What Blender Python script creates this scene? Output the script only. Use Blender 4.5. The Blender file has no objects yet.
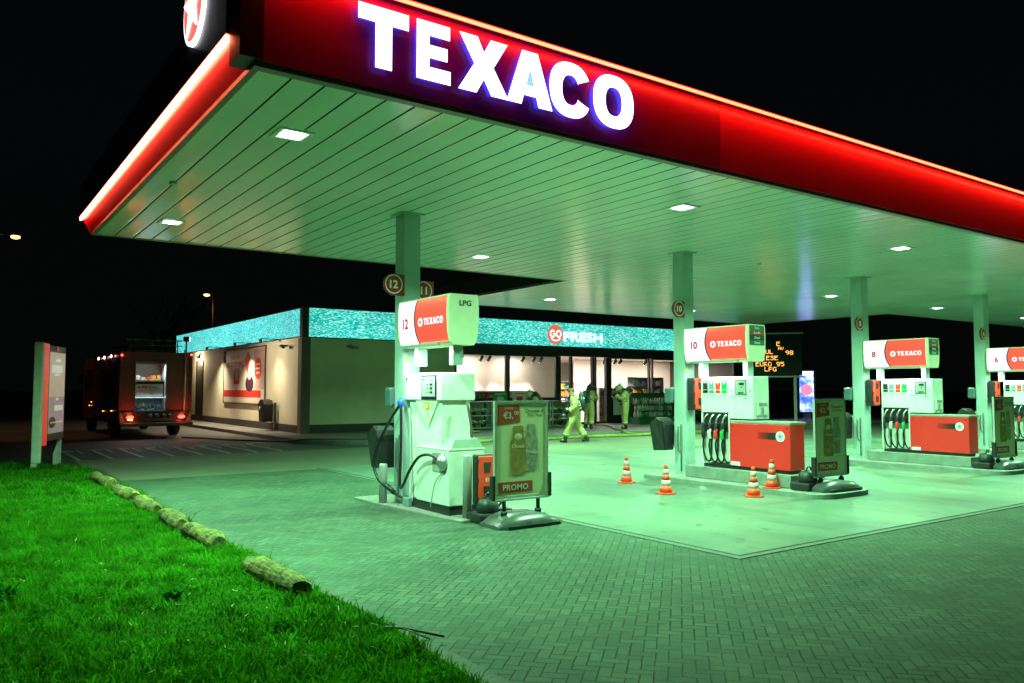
import bpy, bmesh, math, random
import numpy as np
from mathutils import Vector, Matrix
random.seed(7); np.random.seed(7)
R = math.radians

# ------------------------------------------------------------------ camera, world, exposure
scene = bpy.context.scene
col = scene.collection
cd = bpy.data.cameras.new("camera")
cd.sensor_width = 36.0; cd.lens = 28.23
cd.clip_start = 0.05; cd.clip_end = 1000
cam = bpy.data.objects.new("camera", cd); col.objects.link(cam)
cr = Vector((0.816612, -0.577187, 0.0)); cu = Vector((-0.0333677, -0.0472092, 0.9983275)); cf = Vector((0.576221, 0.815247, 0.057811))
cam.matrix_world = Matrix(((cr.x, cu.x, -cf.x, 0), (cr.y, cu.y, -cf.y, 0), (cr.z, cu.z, -cf.z, 1.75), (0, 0, 0, 1)))
scene.camera = cam
scene.view_settings.view_transform = 'Standard'
scene.view_settings.look = 'None'
scene.view_settings.exposure = 0.0
scene.view_settings.gamma = 1.0
scene.cycles.use_denoising = True
try: scene.cycles.denoiser = 'OPENIMAGEDENOISE'
except Exception: pass
scene.cycles.max_bounces = 7
scene.cycles.diffuse_bounces = 4
scene.cycles.transparent_max_bounces = 12
scene.cycles.sample_clamp_indirect = 6.0
scene.cycles.caustics_reflective = False
scene.cycles.caustics_refractive = False

w = bpy.data.worlds.new("World"); scene.world = w; w.use_nodes = True   # night sky with a trace of city glow
nt = w.node_tree; bg = nt.nodes["Background"]
tc = nt.nodes.new("ShaderNodeTexCoord"); sx = nt.nodes.new("ShaderNodeSeparateXYZ"); rp = nt.nodes.new("ShaderNodeValToRGB")
nt.links.new(tc.outputs["Generated"], sx.inputs[0]); nt.links.new(sx.outputs[2], rp.inputs[0]); nt.links.new(rp.outputs[0], bg.inputs[0])
rp.color_ramp.elements[0].position = 0.0; rp.color_ramp.elements[0].color = (0.0013, 0.0019, 0.0016, 1)
rp.color_ramp.elements[1].position = 0.6; rp.color_ramp.elements[1].color = (0.0010, 0.0012, 0.0022, 1)
bg.inputs[1].default_value = 1.0

LAMP = (0.37, 1.0, 0.50)      # greenish discharge light of the canopy lamps
LAMP_W = 500.0

# ------------------------------------------------------------------ helpers
def link(o, parent=None):
    col.objects.link(o)
    if parent: o.parent = parent
    return o

def tag(o, label=None, cat=None, group=None, kind=None):
    if label: o['label'] = label
    if cat: o['category'] = cat
    if group: o['group'] = group
    if kind: o['kind'] = kind
    return o

def empty(name, loc, rz=0.0, label=None, cat=None, group=None, parent=None):
    o = bpy.data.objects.new(name, None); link(o, parent)
    o.location = loc; o.rotation_euler = (0, 0, rz); o.empty_display_size = 0.2
    return tag(o, label, cat, group)

def org(o):
    v = Vector((0, 0, 0))
    while o is not None:
        v += Vector(o.location); o = o.parent
    return v

class MB:
    """collects shapes in one bmesh; build() links them as one mesh object"""
    def __init__(s): s.bm = bmesh.new(); s.M = Matrix.Identity(4); s.mi = 0
    def _add(s, vs, fs, smooth=False):
        v = [s.bm.verts.new(s.M @ Vector(p)) for p in vs]
        out = []
        for f in fs:
            try:
                fa = s.bm.faces.new([v[i] for i in f]); fa.smooth = smooth; fa.material_index = s.mi; out.append(fa)
            except ValueError: pass
        return v, out
    def box(s, x0, x1, y0, y1, z0, z1, b=0.0):
        v, f = s._add([(x0,y0,z0),(x1,y0,z0),(x1,y1,z0),(x0,y1,z0),(x0,y0,z1),(x1,y0,z1),(x1,y1,z1),(x0,y1,z1)],
               [(0,3,2,1),(4,5,6,7),(0,1,5,4),(1,2,6,5),(2,3,7,6),(3,0,4,7)])
        if b > 0:
            es = list({e for fa in f for e in fa.edges})
            bmesh.ops.bevel(s.bm, geom=es, offset=b, segments=2, affect='EDGES', profile=0.5)
        return s
    def prism(s, poly, axis, a, b, bev=0.0, smooth=False):
        """poly: 2-D outline; axis 'x','y','z' = extrusion direction"""
        def P(p, t):
            return {'x': (t, p[0], p[1]), 'y': (p[0], t, p[1]), 'z': (p[0], p[1], t)}[axis]
        n = len(poly)
        vs = [P(p, a) for p in poly] + [P(p, b) for p in poly]
        fs = [tuple(range(n))[::-1], tuple(range(n, 2*n))] + [(i, (i+1) % n, n+(i+1) % n, n+i) for i in range(n)]
        v, f = s._add(vs, fs)
        if smooth:
            for fa in f[2:]: fa.smooth = True
        if bev > 0:
            es = list({e for fa in f for e in fa.edges})
            bmesh.ops.bevel(s.bm, geom=es, offset=bev, segments=2, affect='EDGES', profile=0.5)
        return s
    def cyl(s, p0, p1, r0, r1=None, n=16, cap=True):
        if r1 is None: r1 = r0
        p0 = Vector(p0); p1 = Vector(p1); d = (p1-p0).normalized()
        a = d.orthogonal().normalized(); b = d.cross(a)
        vs = []
        for p, r in ((p0, r0), (p1, r1)):
            for i in range(n):
                t = 2*math.pi*i/n; vs.append(p + a*math.cos(t)*r + b*math.sin(t)*r)
        v, f = s._add(vs, [(i, (i+1) % n, n+(i+1) % n, n+i) for i in range(n)], True)
        if cap:
            for ring in (v[:n][::-1], v[n:]):
                try: fa = s.bm.faces.new(ring); fa.material_index = s.mi
                except ValueError: pass
        return s
    def lathe(s, prof, c=(0,0,0), n=20, axis='z', smooth=True):
        """prof: list of (radius, height)"""
        vs = []
        for r, h in prof:
            for i in range(n):
                t = 2*math.pi*i/n; x, y = r*math.cos(t), r*math.sin(t)
                vs.append({'z': (c[0]+x, c[1]+y, c[2]+h), 'x': (c[0]+h, c[1]+x, c[2]+y), 'y': (c[0]+x, c[1]+h, c[2]+y)}[axis])
        m = len(prof)
        s._add(vs, [(k*n+i, k*n+(i+1) % n, (k+1)*n+(i+1) % n, (k+1)*n+i) for k in range(m-1) for i in range(n)] +
               [tuple(range(n))[::-1], tuple(range((m-1)*n, m*n))], smooth)
        return s
    def ell(s, c, r, n=12, m=8, noise=0.0):
        if isinstance(r, (int, float)): r = (r, r, r)
        vs = [(c[0], c[1], c[2]-r[2])]
        for j in range(1, m):
            ph = -math.pi/2 + math.pi*j/m
            for i in range(n):
                t = 2*math.pi*i/n; k = 1 + noise*random.uniform(-1, 1)
                vs.append((c[0]+r[0]*k*math.cos(ph)*math.cos(t), c[1]+r[1]*k*math.cos(ph)*math.sin(t), c[2]+r[2]*k*math.sin(ph)))
        vs.append((c[0], c[1], c[2]+r[2])); L = len(vs)-1
        fs = [(0, 1+(i+1) % n, 1+i) for i in range(n)] + [(L, L-n+i, L-n+(i+1) % n) for i in range(n)]
        for j in range(m-2):
            fs += [(1+j*n+i, 1+j*n+(i+1) % n, 1+(j+1)*n+(i+1) % n, 1+(j+1)*n+i) for i in range(n)]
        s._add(vs, fs, True); return s
    def tube(s, pts, r, n=8, sub=4):
        """smooth tube through the points (Catmull-Rom)"""
        P = [Vector(p) for p in pts]
        if len(P) > 2 and sub > 1:
            Q = []; E = [2*P[0]-P[1]] + P + [2*P[-1]-P[-2]]
            for i in range(1, len(E)-2):
                for k in range(sub):
                    t = k/sub; a, b, c, d = E[i-1], E[i], E[i+1], E[i+2]
                    Q.append(0.5*((2*b)+(-a+c)*t+(2*a-5*b+4*c-d)*t*t+(-a+3*b-3*c+d)*t**3))
            Q.append(P[-1]); P = Q
        rad = r if callable(r) else (lambda t: r)
        vs = []; up = None; L = len(P)
        for i, p in enumerate(P):
            d = (P[min(i+1, L-1)]-P[max(i-1, 0)]).normalized()
            a = d.orthogonal().normalized() if up is None else (up - d*up.dot(d)).normalized()
            up = a; b = d.cross(a); rr = rad(i/(L-1))
            for k in range(n):
                t = 2*math.pi*k/n; vs.append(p+a*math.cos(t)*rr+b*math.sin(t)*rr)
        fs = [(j*n+i, j*n+(i+1) % n, (j+1)*n+(i+1) % n, (j+1)*n+i) for j in range(L-1) for i in range(n)]
        fs += [tuple(range(n))[::-1], tuple(range((L-1)*n, L*n))]
        s._add(vs, fs, True); return s
    def quad(s, a, b, c, d): s._add([a, b, c, d], [(0, 1, 2, 3)]); return s
    def mesh(s, me, M):
        """append another mesh's faces, transformed"""
        vs = [M @ v.co for v in me.vertices]
        s._add(vs, [tuple(p.vertices) for p in me.polygons]); return s
    def build(s, name, mat, parent=None, at=None, local=False, mats=None):
        me = bpy.data.meshes.new(name)
        bmesh.ops.recalc_face_normals(s.bm, faces=s.bm.faces)
        o = bpy.data.objects.new(name, me)
        if parent is not None:
            off = Vector((0,0,0)) if local else org(parent)
        else:
            off = Vector(at) if at is not None else Vector((0,0,0)); o.location = off
            if local: off = Vector((0,0,0))
        bmesh.ops.translate(s.bm, verts=s.bm.verts, vec=-off)
        s.bm.to_mesh(me); s.bm.free()
        for m in (mats or [mat]): me.materials.append(m)
        return link(o, parent)

def box(name, m, parent, x0, x1, y0, y1, z0, z1, b=0.0, **k):
    return MB().box(x0, x1, y0, y1, z0, z1, b).build(name, m, parent, **k)

def face_frame(o, right, up=(0, 0, 1)):
    """matrix whose x = right, y = up, z = out of the face"""
    r = Vector(right).normalized(); u = Vector(up).normalized(); n = r.cross(u); o = Vector(o)
    return Matrix(((r.x, u.x, n.x, o.x), (r.y, u.y, n.y, o.y), (r.z, u.z, n.z, o.z), (0, 0, 0, 1)))

_txt = {}
def text_mesh(s, bold=0.0, ext=0.0):
    k = (s, bold, ext)
    if k in _txt: return _txt[k]
    c = bpy.data.curves.new("text", 'FONT'); c.body = s; c.size = 1.0; c.offset = bold; c.extrude = ext
    c.resolution_u = 3; c.align_x = 'LEFT'
    o = bpy.data.objects.new("text", c); col.objects.link(o)
    dg = bpy.context.evaluated_depsgraph_get(); me = bpy.data.meshes.new_from_object(o.evaluated_get(dg))
    bpy.data.objects.remove(o); bpy.data.curves.remove(c)
    _txt[k] = me; return me

def heavy_text(mb, s, o, right, h, width=None, fat=.02, **k):
    """bold lettering: the same text laid a few times with small shifts"""
    r = Vector(right).normalized()
    for i, (dx, dz) in enumerate(((0, 0), (fat, 0), (-fat, 0), (0, fat), (0, -fat), (fat*.7, fat*.7), (-fat*.7, fat*.7), (fat*.7, -fat*.7), (-fat*.7, -fat*.7))):
        put_text(mb, s, Vector(o)+r*dx+Vector((0, 0, dz)), right, h-2*fat, None if width is None else width-2*fat, off=.0004*i, **k)
    return mb

def put_text(mb, s, o, right, h, width=None, up=(0, 0, 1), bold=0.0, align='c', ext=0.0, off=0.0):
    """text of cap height h centred at point o on a wall whose reading direction is right"""
    me = text_mesh(s, bold, ext/h if h else 0)
    xs = [v.co.x for v in me.vertices]; ys = [v.co.y for v in me.vertices]
    if not xs: return mb
    x0, x1, y0, y1 = min(xs), max(xs), min(ys), max(ys)
    sy = h/(y1-y0); sxx = sy if width is None else width/(x1-x0)
    cx = {'c': (x0+x1)/2, 'l': x0, 'r': x1}[align]
    M = face_frame(o, right, up) @ Matrix.Translation((0, 0, off)) @ Matrix.Diagonal((sxx, sy, sy, 1)) @ Matrix.Translation((-cx, -(y0+y1)/2, 0))
    mb.mesh(me, M); return mb

def loops_mesh(loops, ext, offset=0.0):
    """flat letter with holes -> extruded mesh (2-D curve, even-odd fill)"""
    c = bpy.data.curves.new("glyph", 'CURVE'); c.dimensions = '2D'; c.fill_mode = 'BOTH'; c.extrude = ext; c.offset = offset
    for lp in loops:
        sp = c.splines.new('POLY'); sp.points.add(len(lp)-1)
        for i, p in enumerate(lp): sp.points[i].co = (p[0], p[1], 0, 1)
        sp.use_cyclic_u = True
    o = bpy.data.objects.new("glyph", c); col.objects.link(o)
    dg = bpy.context.evaluated_depsgraph_get(); me = bpy.data.meshes.new_from_object(o.evaluated_get(dg))
    bpy.data.objects.remove(o); bpy.data.curves.remove(c); return me

def ring_pts(cx, cy, rx, ry, n=32, a0=0, a1=360, p=2.35):
    out = []
    for i in range(n + (0 if a1-a0 == 360 else 1)):
        t = R(a0 + (a1-a0)*i/n); c, s_ = math.cos(t), math.sin(t)
        out.append((cx+rx*math.copysign(abs(c)**(2/p), c), cy+ry*math.copysign(abs(s_)**(2/p), s_)))
    return out
# heavy grotesque capitals in a unit of cap height 1 : (loops, x0, x1)
def heavy_letters():
    L = {}
    L['T'] = [[(0,1),(.92,1),(.92,.74),(.61,.74),(.61,0),(.31,0),(.31,.74),(0,.74)]]
    L['E'] = [[(0,0),(0,1),(.80,1),(.80,.77),(.30,.77),(.30,.61),(.74,.61),(.74,.39),(.30,.39),(.30,.23),(.82,.23),(.82,0)]]
    L['X'] = [[(0,0),(.31,.51),(.02,1),(.37,1),(.50,.74),(.64,1),(.98,1),(.69,.51),(1.0,0),(.65,0),(.50,.27),(.35,0)]]
    L['A'] = [[(0,0),(.33,1),(.67,1),(1.0,0),(.69,0),(.64,.18),(.36,.18),(.31,0)], [(.415,.37),(.5,.70),(.585,.37)]]
    o = ring_pts(.5, .5, .5, .53, 40); i = ring_pts(.5, .5, .205, .29, 32)
    L['O'] = [o, i]
    oc = ring_pts(.5, .5, .5, .53, 40, 27, 333); ic = ring_pts(.5, .5, .205, .29, 32, 27, 333)
    L['C'] = [[*oc, (.70, .33), *ic[::-1], (.70, .67)]]
    return L
HL = heavy_letters()

def star_pts(cx, cy, r, k=0.42, n=5):
    return [(cx+(r if i % 2 == 0 else r*k)*math.sin(math.pi*i/n), cy+(r if i % 2 == 0 else r*k)*math.cos(math.pi*i/n)) for i in range(2*n)]

# ------------------------------------------------------------------ materials
def nodes(name):
    m = bpy.data.materials.new(name); m.use_nodes = True
    return m, m.node_tree, m.node_tree.nodes["Principled BSDF"]

def noise(nt, scale, detail=4, rough=.55, coords='Object', vec=None):
    n = nt.nodes.new("ShaderNodeTexNoise"); n.inputs['Scale'].default_value = scale
    n.inputs['Detail'].default_value = detail; n.inputs['Roughness'].default_value = rough
    if vec is None:
        t = nt.nodes.new("ShaderNodeTexCoord"); vec = t.outputs[coords]
    nt.links.new(vec, n.inputs['Vector']); return n.outputs[0]

def ramp(nt, fac, stops):
    r = nt.nodes.new("ShaderNodeValToRGB"); nt.links.new(fac, r.inputs[0])
    e = r.color_ramp.elements
    while len(e) < len(stops): e.new(0.5)
    for i, (p, c) in enumerate(stops):
        e[i].position = p; e[i].color = (*c, 1) if len(c) == 3 else c
    return r.outputs[0]

def mat(name, c, rough=.5, metal=0.0, var=.12, scale=6.0, bump=0.0, bscale=60.0, coat=0.0, spec=0.5):
    m, nt, b = nodes(name)
    f = noise(nt, scale, 5)
    lo = tuple(x*(1-var) for x in c); hi = tuple(min(1, x*(1+var)) for x in c)
    nt.links.new(ramp(nt, f, [(.30, lo), (.70, hi)]), b.inputs['Base Color'])
    g = nt.nodes.new("ShaderNodeMapRange"); nt.links.new(f, g.inputs[0])
    g.inputs[3].default_value = max(0.03, rough*.8); g.inputs[4].default_value = min(1, rough*1.25)
    nt.links.new(g.outputs[0], b.inputs['Roughness'])
    b.inputs['Metallic'].default_value = metal; b.inputs['Coat Weight'].default_value = coat; b.inputs['Coat Roughness'].default_value = .16
    b.inputs['Specular IOR Level'].default_value = spec
    if bump > 0:
        h = noise(nt, bscale, 3); bp = nt.nodes.new("ShaderNodeBump"); bp.inputs['Strength'].default_value = bump
        bp.inputs['Distance'].default_value = 0.01
        nt.links.new(h, bp.inputs['Height']); nt.links.new(bp.outputs[0], b.inputs['Normal'])
    return m

def emis(name, c, strength, base=(.02, .02, .02), var=0.0, scale=3.0):
    m, nt, b = nodes(name)
    b.inputs['Base Color'].default_value = (*base, 1); b.inputs['Roughness'].default_value = .3
    b.inputs['Emission Color'].default_value = (*c, 1); b.inputs['Emission Strength'].default_value = strength
    if var > 0:
        f = noise(nt, scale, 3)
        nt.links.new(ramp(nt, f, [(.3, tuple(x*(1-var) for x in c)), (.7, c)]), b.inputs['Emission Color'])
    return m

M = {}
M['white_paint'] = mat('white_paint', (.74, .78, .73), .35, var=.12, scale=4)
M['cream_panel'] = mat('cream_panel', (.80, .80, .66), .4, var=.05, scale=3)
M['grey_metal'] = mat('grey_metal', (.42, .43, .43), .45, metal=.3, var=.1)
M['steel'] = mat('steel', (.55, .56, .56), .33, metal=.9, var=.12)
M['dark_trim'] = mat('dark_trim', (.10, .09, .085), .5)
M['black_plastic'] = mat('black_plastic', (.018, .020, .020), .42, var=.25)
M['dark_rubber'] = mat('dark_rubber', (.012, .012, .013), .38, var=.25)
M['red_paint'] = mat('red_paint', (.95, .030, .026), .33, var=.05, coat=.3, scale=2)
M['orange_red'] = mat('orange_red', (.95, .055, .03), .42, var=.06)
M['navy'] = mat('navy', (.01, .012, .05), .3)
M['blue_plastic'] = mat('blue_plastic', (.02, .12, .75), .4)
M['grey_label'] = mat('grey_label', (.20, .27, .30), .35)
M['green_label'] = mat('green_label', (.0, .45, .10), .35)
M['brown_plate'] = mat('brown_plate', (.30, .045, .025), .45)
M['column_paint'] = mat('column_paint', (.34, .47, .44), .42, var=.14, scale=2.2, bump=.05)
M['yellow_sticker'] = mat('yellow_sticker', (.75, .62, .05), .5)
M['orange_sticker'] = mat('orange_sticker', (.80, .42, .03), .5)
M['white_print'] = mat('white_print', (.85, .85, .85), .5, var=.02)
M['black_print'] = mat('black_print', (.015, .015, .015), .5)
M['red_print'] = mat('red_print', (.70, .03, .03), .5)
# ------------------------------------------------------------------ ground materials
class NM:
    def __init__(s, nt): s.nt = nt
    def m(s, op, a, b=None, c=None):
        n = s.nt.nodes.new("ShaderNodeMath"); n.operation = op
        for i, v in enumerate((a, b, c)):
            if v is None: continue
            if isinstance(v, (int, float)): n.inputs[i].default_value = v
            else: s.nt.links.new(v, n.inputs[i])
        return n.outputs[0]

def paver_material():
    m, nt, b = nodes('herringbone_pavers'); k = NM(nt)
    t = nt.nodes.new("ShaderNodeTexCoord")
    wob = nt.nodes.new("ShaderNodeTexNoise"); wob.inputs['Scale'].default_value = 9; wob.inputs['Detail'].default_value = 2
    nt.links.new(t.outputs['Object'], wob.inputs['Vector'])
    vs = nt.nodes.new("ShaderNodeVectorMath"); vs.operation = 'MULTIPLY_ADD'
    nt.links.new(wob.outputs[1], vs.inputs[0]); vs.inputs[1].default_value = (.010, .010, 0); nt.links.new(t.outputs['Object'], vs.inputs[2])
    mp = nt.nodes.new("ShaderNodeMapping"); mp.inputs['Rotation'].default_value = (0, 0, R(47)); mp.inputs['Scale'].default_value = (11.8, 11.8, 11.8)
    nt.links.new(vs.outputs[0], mp.inputs[0])
    s = nt.nodes.new("ShaderNodeSeparateXYZ"); nt.links.new(mp.outputs[0], s.inputs[0])
    i = k.m('FLOOR', s.outputs[0]); j = k.m('FLOOR', s.outputs[1])
    fx = k.m('SUBTRACT', s.outputs[0], i); fy = k.m('SUBTRACT', s.outputs[1], j)
    d = k.m('FLOORED_MODULO', k.m('ADD', k.m('SUBTRACT', i, j), .01), 4.0); d = k.m('FLOOR', d)
    eq = lambda v: k.m('COMPARE', d, float(v), .25)
    big = 5.0
    dl = k.m('MULTIPLY_ADD', eq(1), big, fx); dr = k.m('MULTIPLY_ADD', eq(0), big, k.m('SUBTRACT', 1.0, fx))
    db = k.m('MULTIPLY_ADD', eq(2), big, fy); du = k.m('MULTIPLY_ADD', eq(3), big, k.m('SUBTRACT', 1.0, fy))
    dist = k.m('MINIMUM', k.m('MINIMUM', dl, dr), k.m('MINIMUM', db, du))
    idx = k.m('SUBTRACT', i, eq(1)); idy = k.m('SUBTRACT', j, eq(2))
    cv = nt.nodes.new("ShaderNodeCombineXYZ"); nt.links.new(idx, cv.inputs[0]); nt.links.new(idy, cv.inputs[1])
    wn = nt.nodes.new("ShaderNodeTexWhiteNoise"); wn.noise_dimensions = '2D'; nt.links.new(cv.outputs[0], wn.inputs['Vector'])
    # joints : sand filled in places, open and dark in others
    big_n = noise(nt, .55, 4, .6); fine = noise(nt, 70, 3, .6)
    jw = nt.nodes.new("ShaderNodeMapRange"); nt.links.new(big_n, jw.inputs[0]); jw.inputs[1].default_value = .35; jw.inputs[2].default_value = .65
    jw.inputs[3].default_value = .10; jw.inputs[4].default_value = .04
    joint = nt.nodes.new("ShaderNodeMapRange"); joint.interpolation_type = 'SMOOTHSTEP'
    nt.links.new(dist, joint.inputs[0]); joint.inputs[1].default_value = .01; nt.links.new(jw.outputs[0], joint.inputs[2])
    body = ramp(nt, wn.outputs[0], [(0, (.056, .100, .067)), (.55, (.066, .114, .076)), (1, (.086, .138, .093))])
    stain = ramp(nt, noise(nt, .8, 6, .65), [(.30, (.72, .72, .72)), (.62, (1.12, 1.10, 1.06))])
    grit = ramp(nt, fine, [(.3, (.70, .70, .70)), (.7, (1.25, 1.25, 1.25))])
    def mul(a, bb, f=1.0):
        x = nt.nodes.new("ShaderNodeMix"); x.data_type = 'RGBA'; x.blend_type = 'MULTIPLY'; x.inputs[0].default_value = f
        nt.links.new(a, x.inputs[6]); nt.links.new(bb, x.inputs[7]); return x.outputs[2]
    c = mul(mul(body, stain), grit)
    mx = nt.nodes.new("ShaderNodeMix"); mx.data_type = 'RGBA'; nt.links.new(joint.outputs[0], mx.inputs[0])
    jc = ramp(nt, noise(nt, .9, 3, .6), [(.40, (.014, .018, .014)), (.60, (.056, .086, .058))]); nt.links.new(jc, mx.inputs[6]); nt.links.new(c, mx.inputs[7])
    nt.links.new(mx.outputs[2], b.inputs['Base Color'])
    b.inputs['Roughness'].default_value = .75; b.inputs['Specular IOR Level'].default_value = .25
    hgt = k.m('ADD', joint.outputs[0], k.m('ADD', k.m('MULTIPLY', wn.outputs[0], .35), k.m('MULTIPLY', fine, .18)))
    bp = nt.nodes.new("ShaderNodeBump"); bp.inputs['Strength'].default_value = .8; bp.inputs['Distance'].default_value = .008
    nt.links.new(hgt, bp.inputs['Height']); nt.links.new(bp.outputs[0], b.inputs['Normal'])
    return m

def concrete_material():
    m, nt, b = nodes('forecourt_concrete'); k = NM(nt)
    t = nt.nodes.new("ShaderNodeTexCoord"); s = nt.nodes.new("ShaderNodeSeparateXYZ"); nt.links.new(t.outputs['Object'], s.inputs[0])
    def jointline(v, off, step):
        f = k.m('FLOORED_MODULO', k.m('SUBTRACT', v, off), step)
        return k.m('MINIMUM', f, k.m('SUBTRACT', step, f))
    dj = k.m('MINIMUM', jointline(s.outputs[0], 10.0, 6.1), jointline(s.outputs[1], 9.3, 3.78))
    j = nt.nodes.new("ShaderNodeMapRange"); nt.links.new(dj, j.inputs[0]); j.inputs[1].default_value = .004; j.inputs[2].default_value = .012
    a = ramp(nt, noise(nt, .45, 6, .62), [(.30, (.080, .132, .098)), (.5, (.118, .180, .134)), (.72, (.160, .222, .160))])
    mp = nt.nodes.new("ShaderNodeMapping"); mp.inputs['Scale'].default_value = (1.2, .22, 1); nt.links.new(t.outputs['Object'], mp.inputs[0])
    tyre = ramp(nt, noise(nt, 1.0, 5, .6, vec=mp.outputs[0]), [(.34, (.62, .64, .68)), (.6, (1.10, 1.08, 1.03))])
    fine = ramp(nt, noise(nt, 45, 3, .6), [(.3, (.84, .84, .84)), (.7, (1.12, 1.12, 1.12))])
    spots = ramp(nt, noise(nt, 3.2, 2, .5), [(.27, (.45, .47, .47)), (.36, (1, 1, 1))])
    def mul(a, bb):
        x = nt.nodes.new("ShaderNodeMix"); x.data_type = 'RGBA'; x.blend_type = 'MULTIPLY'; x.inputs[0].default_value = 1
        nt.links.new(a, x.inputs[6]); nt.links.new(bb, x.inputs[7]); return x.outputs[2]
    c = mul(mul(mul(a, tyre), fine), spots)
    mx = nt.nodes.new("ShaderNodeMix"); mx.data_type = 'RGBA'; nt.links.new(j.outputs[0], mx.inputs[0])
    mx.inputs[6].default_value = (.07, .07, .065, 1); nt.links.new(c, mx.inputs[7]); nt.links.new(mx.outputs[2], b.inputs['Base Color'])
    r = nt.nodes.new("ShaderNodeMapRange"); nt.links.new(noise(nt, .7, 4, .6), r.inputs[0]); r.inputs[1].default_value = .3; r.inputs[2].default_value = .7
    r.inputs[3].default_value = .36; r.inputs[4].default_value = .62; nt.links.new(r.outputs[0], b.inputs['Roughness'])
    bp = nt.nodes.new("ShaderNodeBump"); bp.inputs['Strength'].default_value = .25; bp.inputs['Distance'].default_value = .004
    nt.links.new(noise(nt, 60, 4), bp.inputs['Height']); nt.links.new(bp.outputs[0], b.inputs['Normal'])
    return m

def asphalt_material(name, c, sc=90):
    m, nt, b = nodes(name)
    a = ramp(nt, noise(nt, .5, 5, .6), [(.3, tuple(x*.75 for x in c)), (.7, tuple(x*1.2 for x in c))])
    f = ramp(nt, noise(nt, sc, 3, .7), [(.3, (.6, .6, .6)), (.7, (1.4, 1.4, 1.4))])
    x = nt.nodes.new("ShaderNodeMix"); x.data_type = 'RGBA'; x.blend_type = 'MULTIPLY'; x.inputs[0].default_value = 1
    nt.links.new(a, x.inputs[6]); nt.links.new(f, x.inputs[7]); nt.links.new(x.outputs[2], b.inputs['Base Color'])
    b.inputs['Roughness'].default_value = .7
    bp = nt.nodes.new("ShaderNodeBump"); bp.inputs['Strength'].default_value = .4; bp.inputs['Distance'].default_value = .005
    nt.links.new(noise(nt, sc, 2), bp.inputs['Height']); nt.links.new(bp.outputs[0], b.inputs['Normal'])
    return m

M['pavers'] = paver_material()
M['concrete'] = concrete_material()
M['asphalt'] = asphalt_material('asphalt', (.085, .080, .070))
M['road'] = asphalt_material('worn_road', (.15, .165, .11), 60)
M['kerb'] = asphalt_material('kerb_concrete', (.22, .22, .20), 40)
M['sidewalk'] = asphalt_material('sidewalk_tiles', (.20, .195, .17), 40)
M['gap'] = mat('dark_joint', (.015, .015, .013), .8)
M['plinth'] = mat('island_concrete', (.22, .26, .22), .7, var=.22, scale=5, bump=.3, bscale=50)
M['soil'] = asphalt_material('soil', (.022, .10, .008), 30); M['soil'].node_tree.nodes['Principled BSDF'].inputs['Specular IOR Level'].default_value = 0; M['soil'].node_tree.nodes['Principled BSDF'].inputs['Roughness'].default_value = 1
M['verge_kerb'] = asphalt_material('verge_kerb', (.050, .070, .040), 40); M['slab_edge'] = asphalt_material('slab_edge', (.11, .14, .11), 40)
def log_material():
    m, nt, b = nodes('mossy_wood'); t = nt.nodes.new("ShaderNodeTexCoord"); mp = nt.nodes.new("ShaderNodeMapping"); mp.inputs['Scale'].default_value = (40, 5, 40); nt.links.new(t.outputs['Object'], mp.inputs[0])
    bark = noise(nt, 1.0, 5, .65, vec=mp.outputs[0]); moss = noise(nt, 9, 5, .6)
    c1 = ramp(nt, bark, [(.35, (.022, .018, .010)), (.6, (.13, .11, .045))]); c2 = ramp(nt, bark, [(.3, (.08, .09, .015)), (.7, (.34, .33, .06))])
    f = nt.nodes.new("ShaderNodeMapRange"); nt.links.new(moss, f.inputs[0]); f.inputs[1].default_value = .42; f.inputs[2].default_value = .58
    x = nt.nodes.new("ShaderNodeMix"); x.data_type = 'RGBA'; nt.links.new(f.outputs[0], x.inputs[0]); nt.links.new(c1, x.inputs[6]); nt.links.new(c2, x.inputs[7]); nt.links.new(x.outputs[2], b.inputs['Base Color'])
    b.inputs['Roughness'].default_value = .9; bp = nt.nodes.new("ShaderNodeBump"); bp.inputs['Strength'].default_value = 1; bp.inputs['Distance'].default_value = .02
    nt.links.new(bark, bp.inputs['Height']); nt.links.new(bp.outputs[0], b.inputs['Normal']); return m
M['wood_log'] = log_material()
def leaf_mat(name, c, tr=.45, var=.45, scale=2.5):
    m = mat(name, c, .7, var=var, scale=scale, spec=.04); nt = m.node_tree; p_ = nt.nodes["Principled BSDF"]; b = nt.nodes.new('ShaderNodeBsdfDiffuse'); nt.links.new(p_.inputs['Base Color'].links[0].from_socket, b.inputs['Color']); out = nt.nodes["Material Output"]
    t = nt.nodes.new("ShaderNodeBsdfTranslucent"); mx = nt.nodes.new("ShaderNodeMixShader"); mx.inputs[0].default_value = tr
    nt.links.new(p_.inputs['Base Color'].links[0].from_socket, t.inputs[0]); nt.links.new(b.outputs[0], mx.inputs[1]); nt.links.new(t.outputs[0], mx.inputs[2]); nt.links.new(mx.outputs[0], out.inputs[0])
    return m
M['grass'] = leaf_mat('grass_blades', (.052, .26, .012), var=.6, scale=4)
M['weed'] = leaf_mat('weed_leaf', (.016, .15, .012), .35)

# ------------------------------------------------------------------ ground sheets
def sheet(name, m, x0, x1, y0, y1, z, kind='structure'):
    o = MB().quad((x0, y0, z), (x1, y0, z), (x1, y1, z), (x0, y1, z)).build(name, m)
    o['kind'] = kind; return o
sheet('ground', M['asphalt'], -400, 400, -400, 500, -0.012)
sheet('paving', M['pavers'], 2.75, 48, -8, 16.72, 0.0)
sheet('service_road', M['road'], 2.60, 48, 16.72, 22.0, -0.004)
o = MB().box(6.85, 46, 5.58, 16.85, -.02, .006).build('forecourt_slab', M['concrete']); o['kind'] = 'structure'
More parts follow.
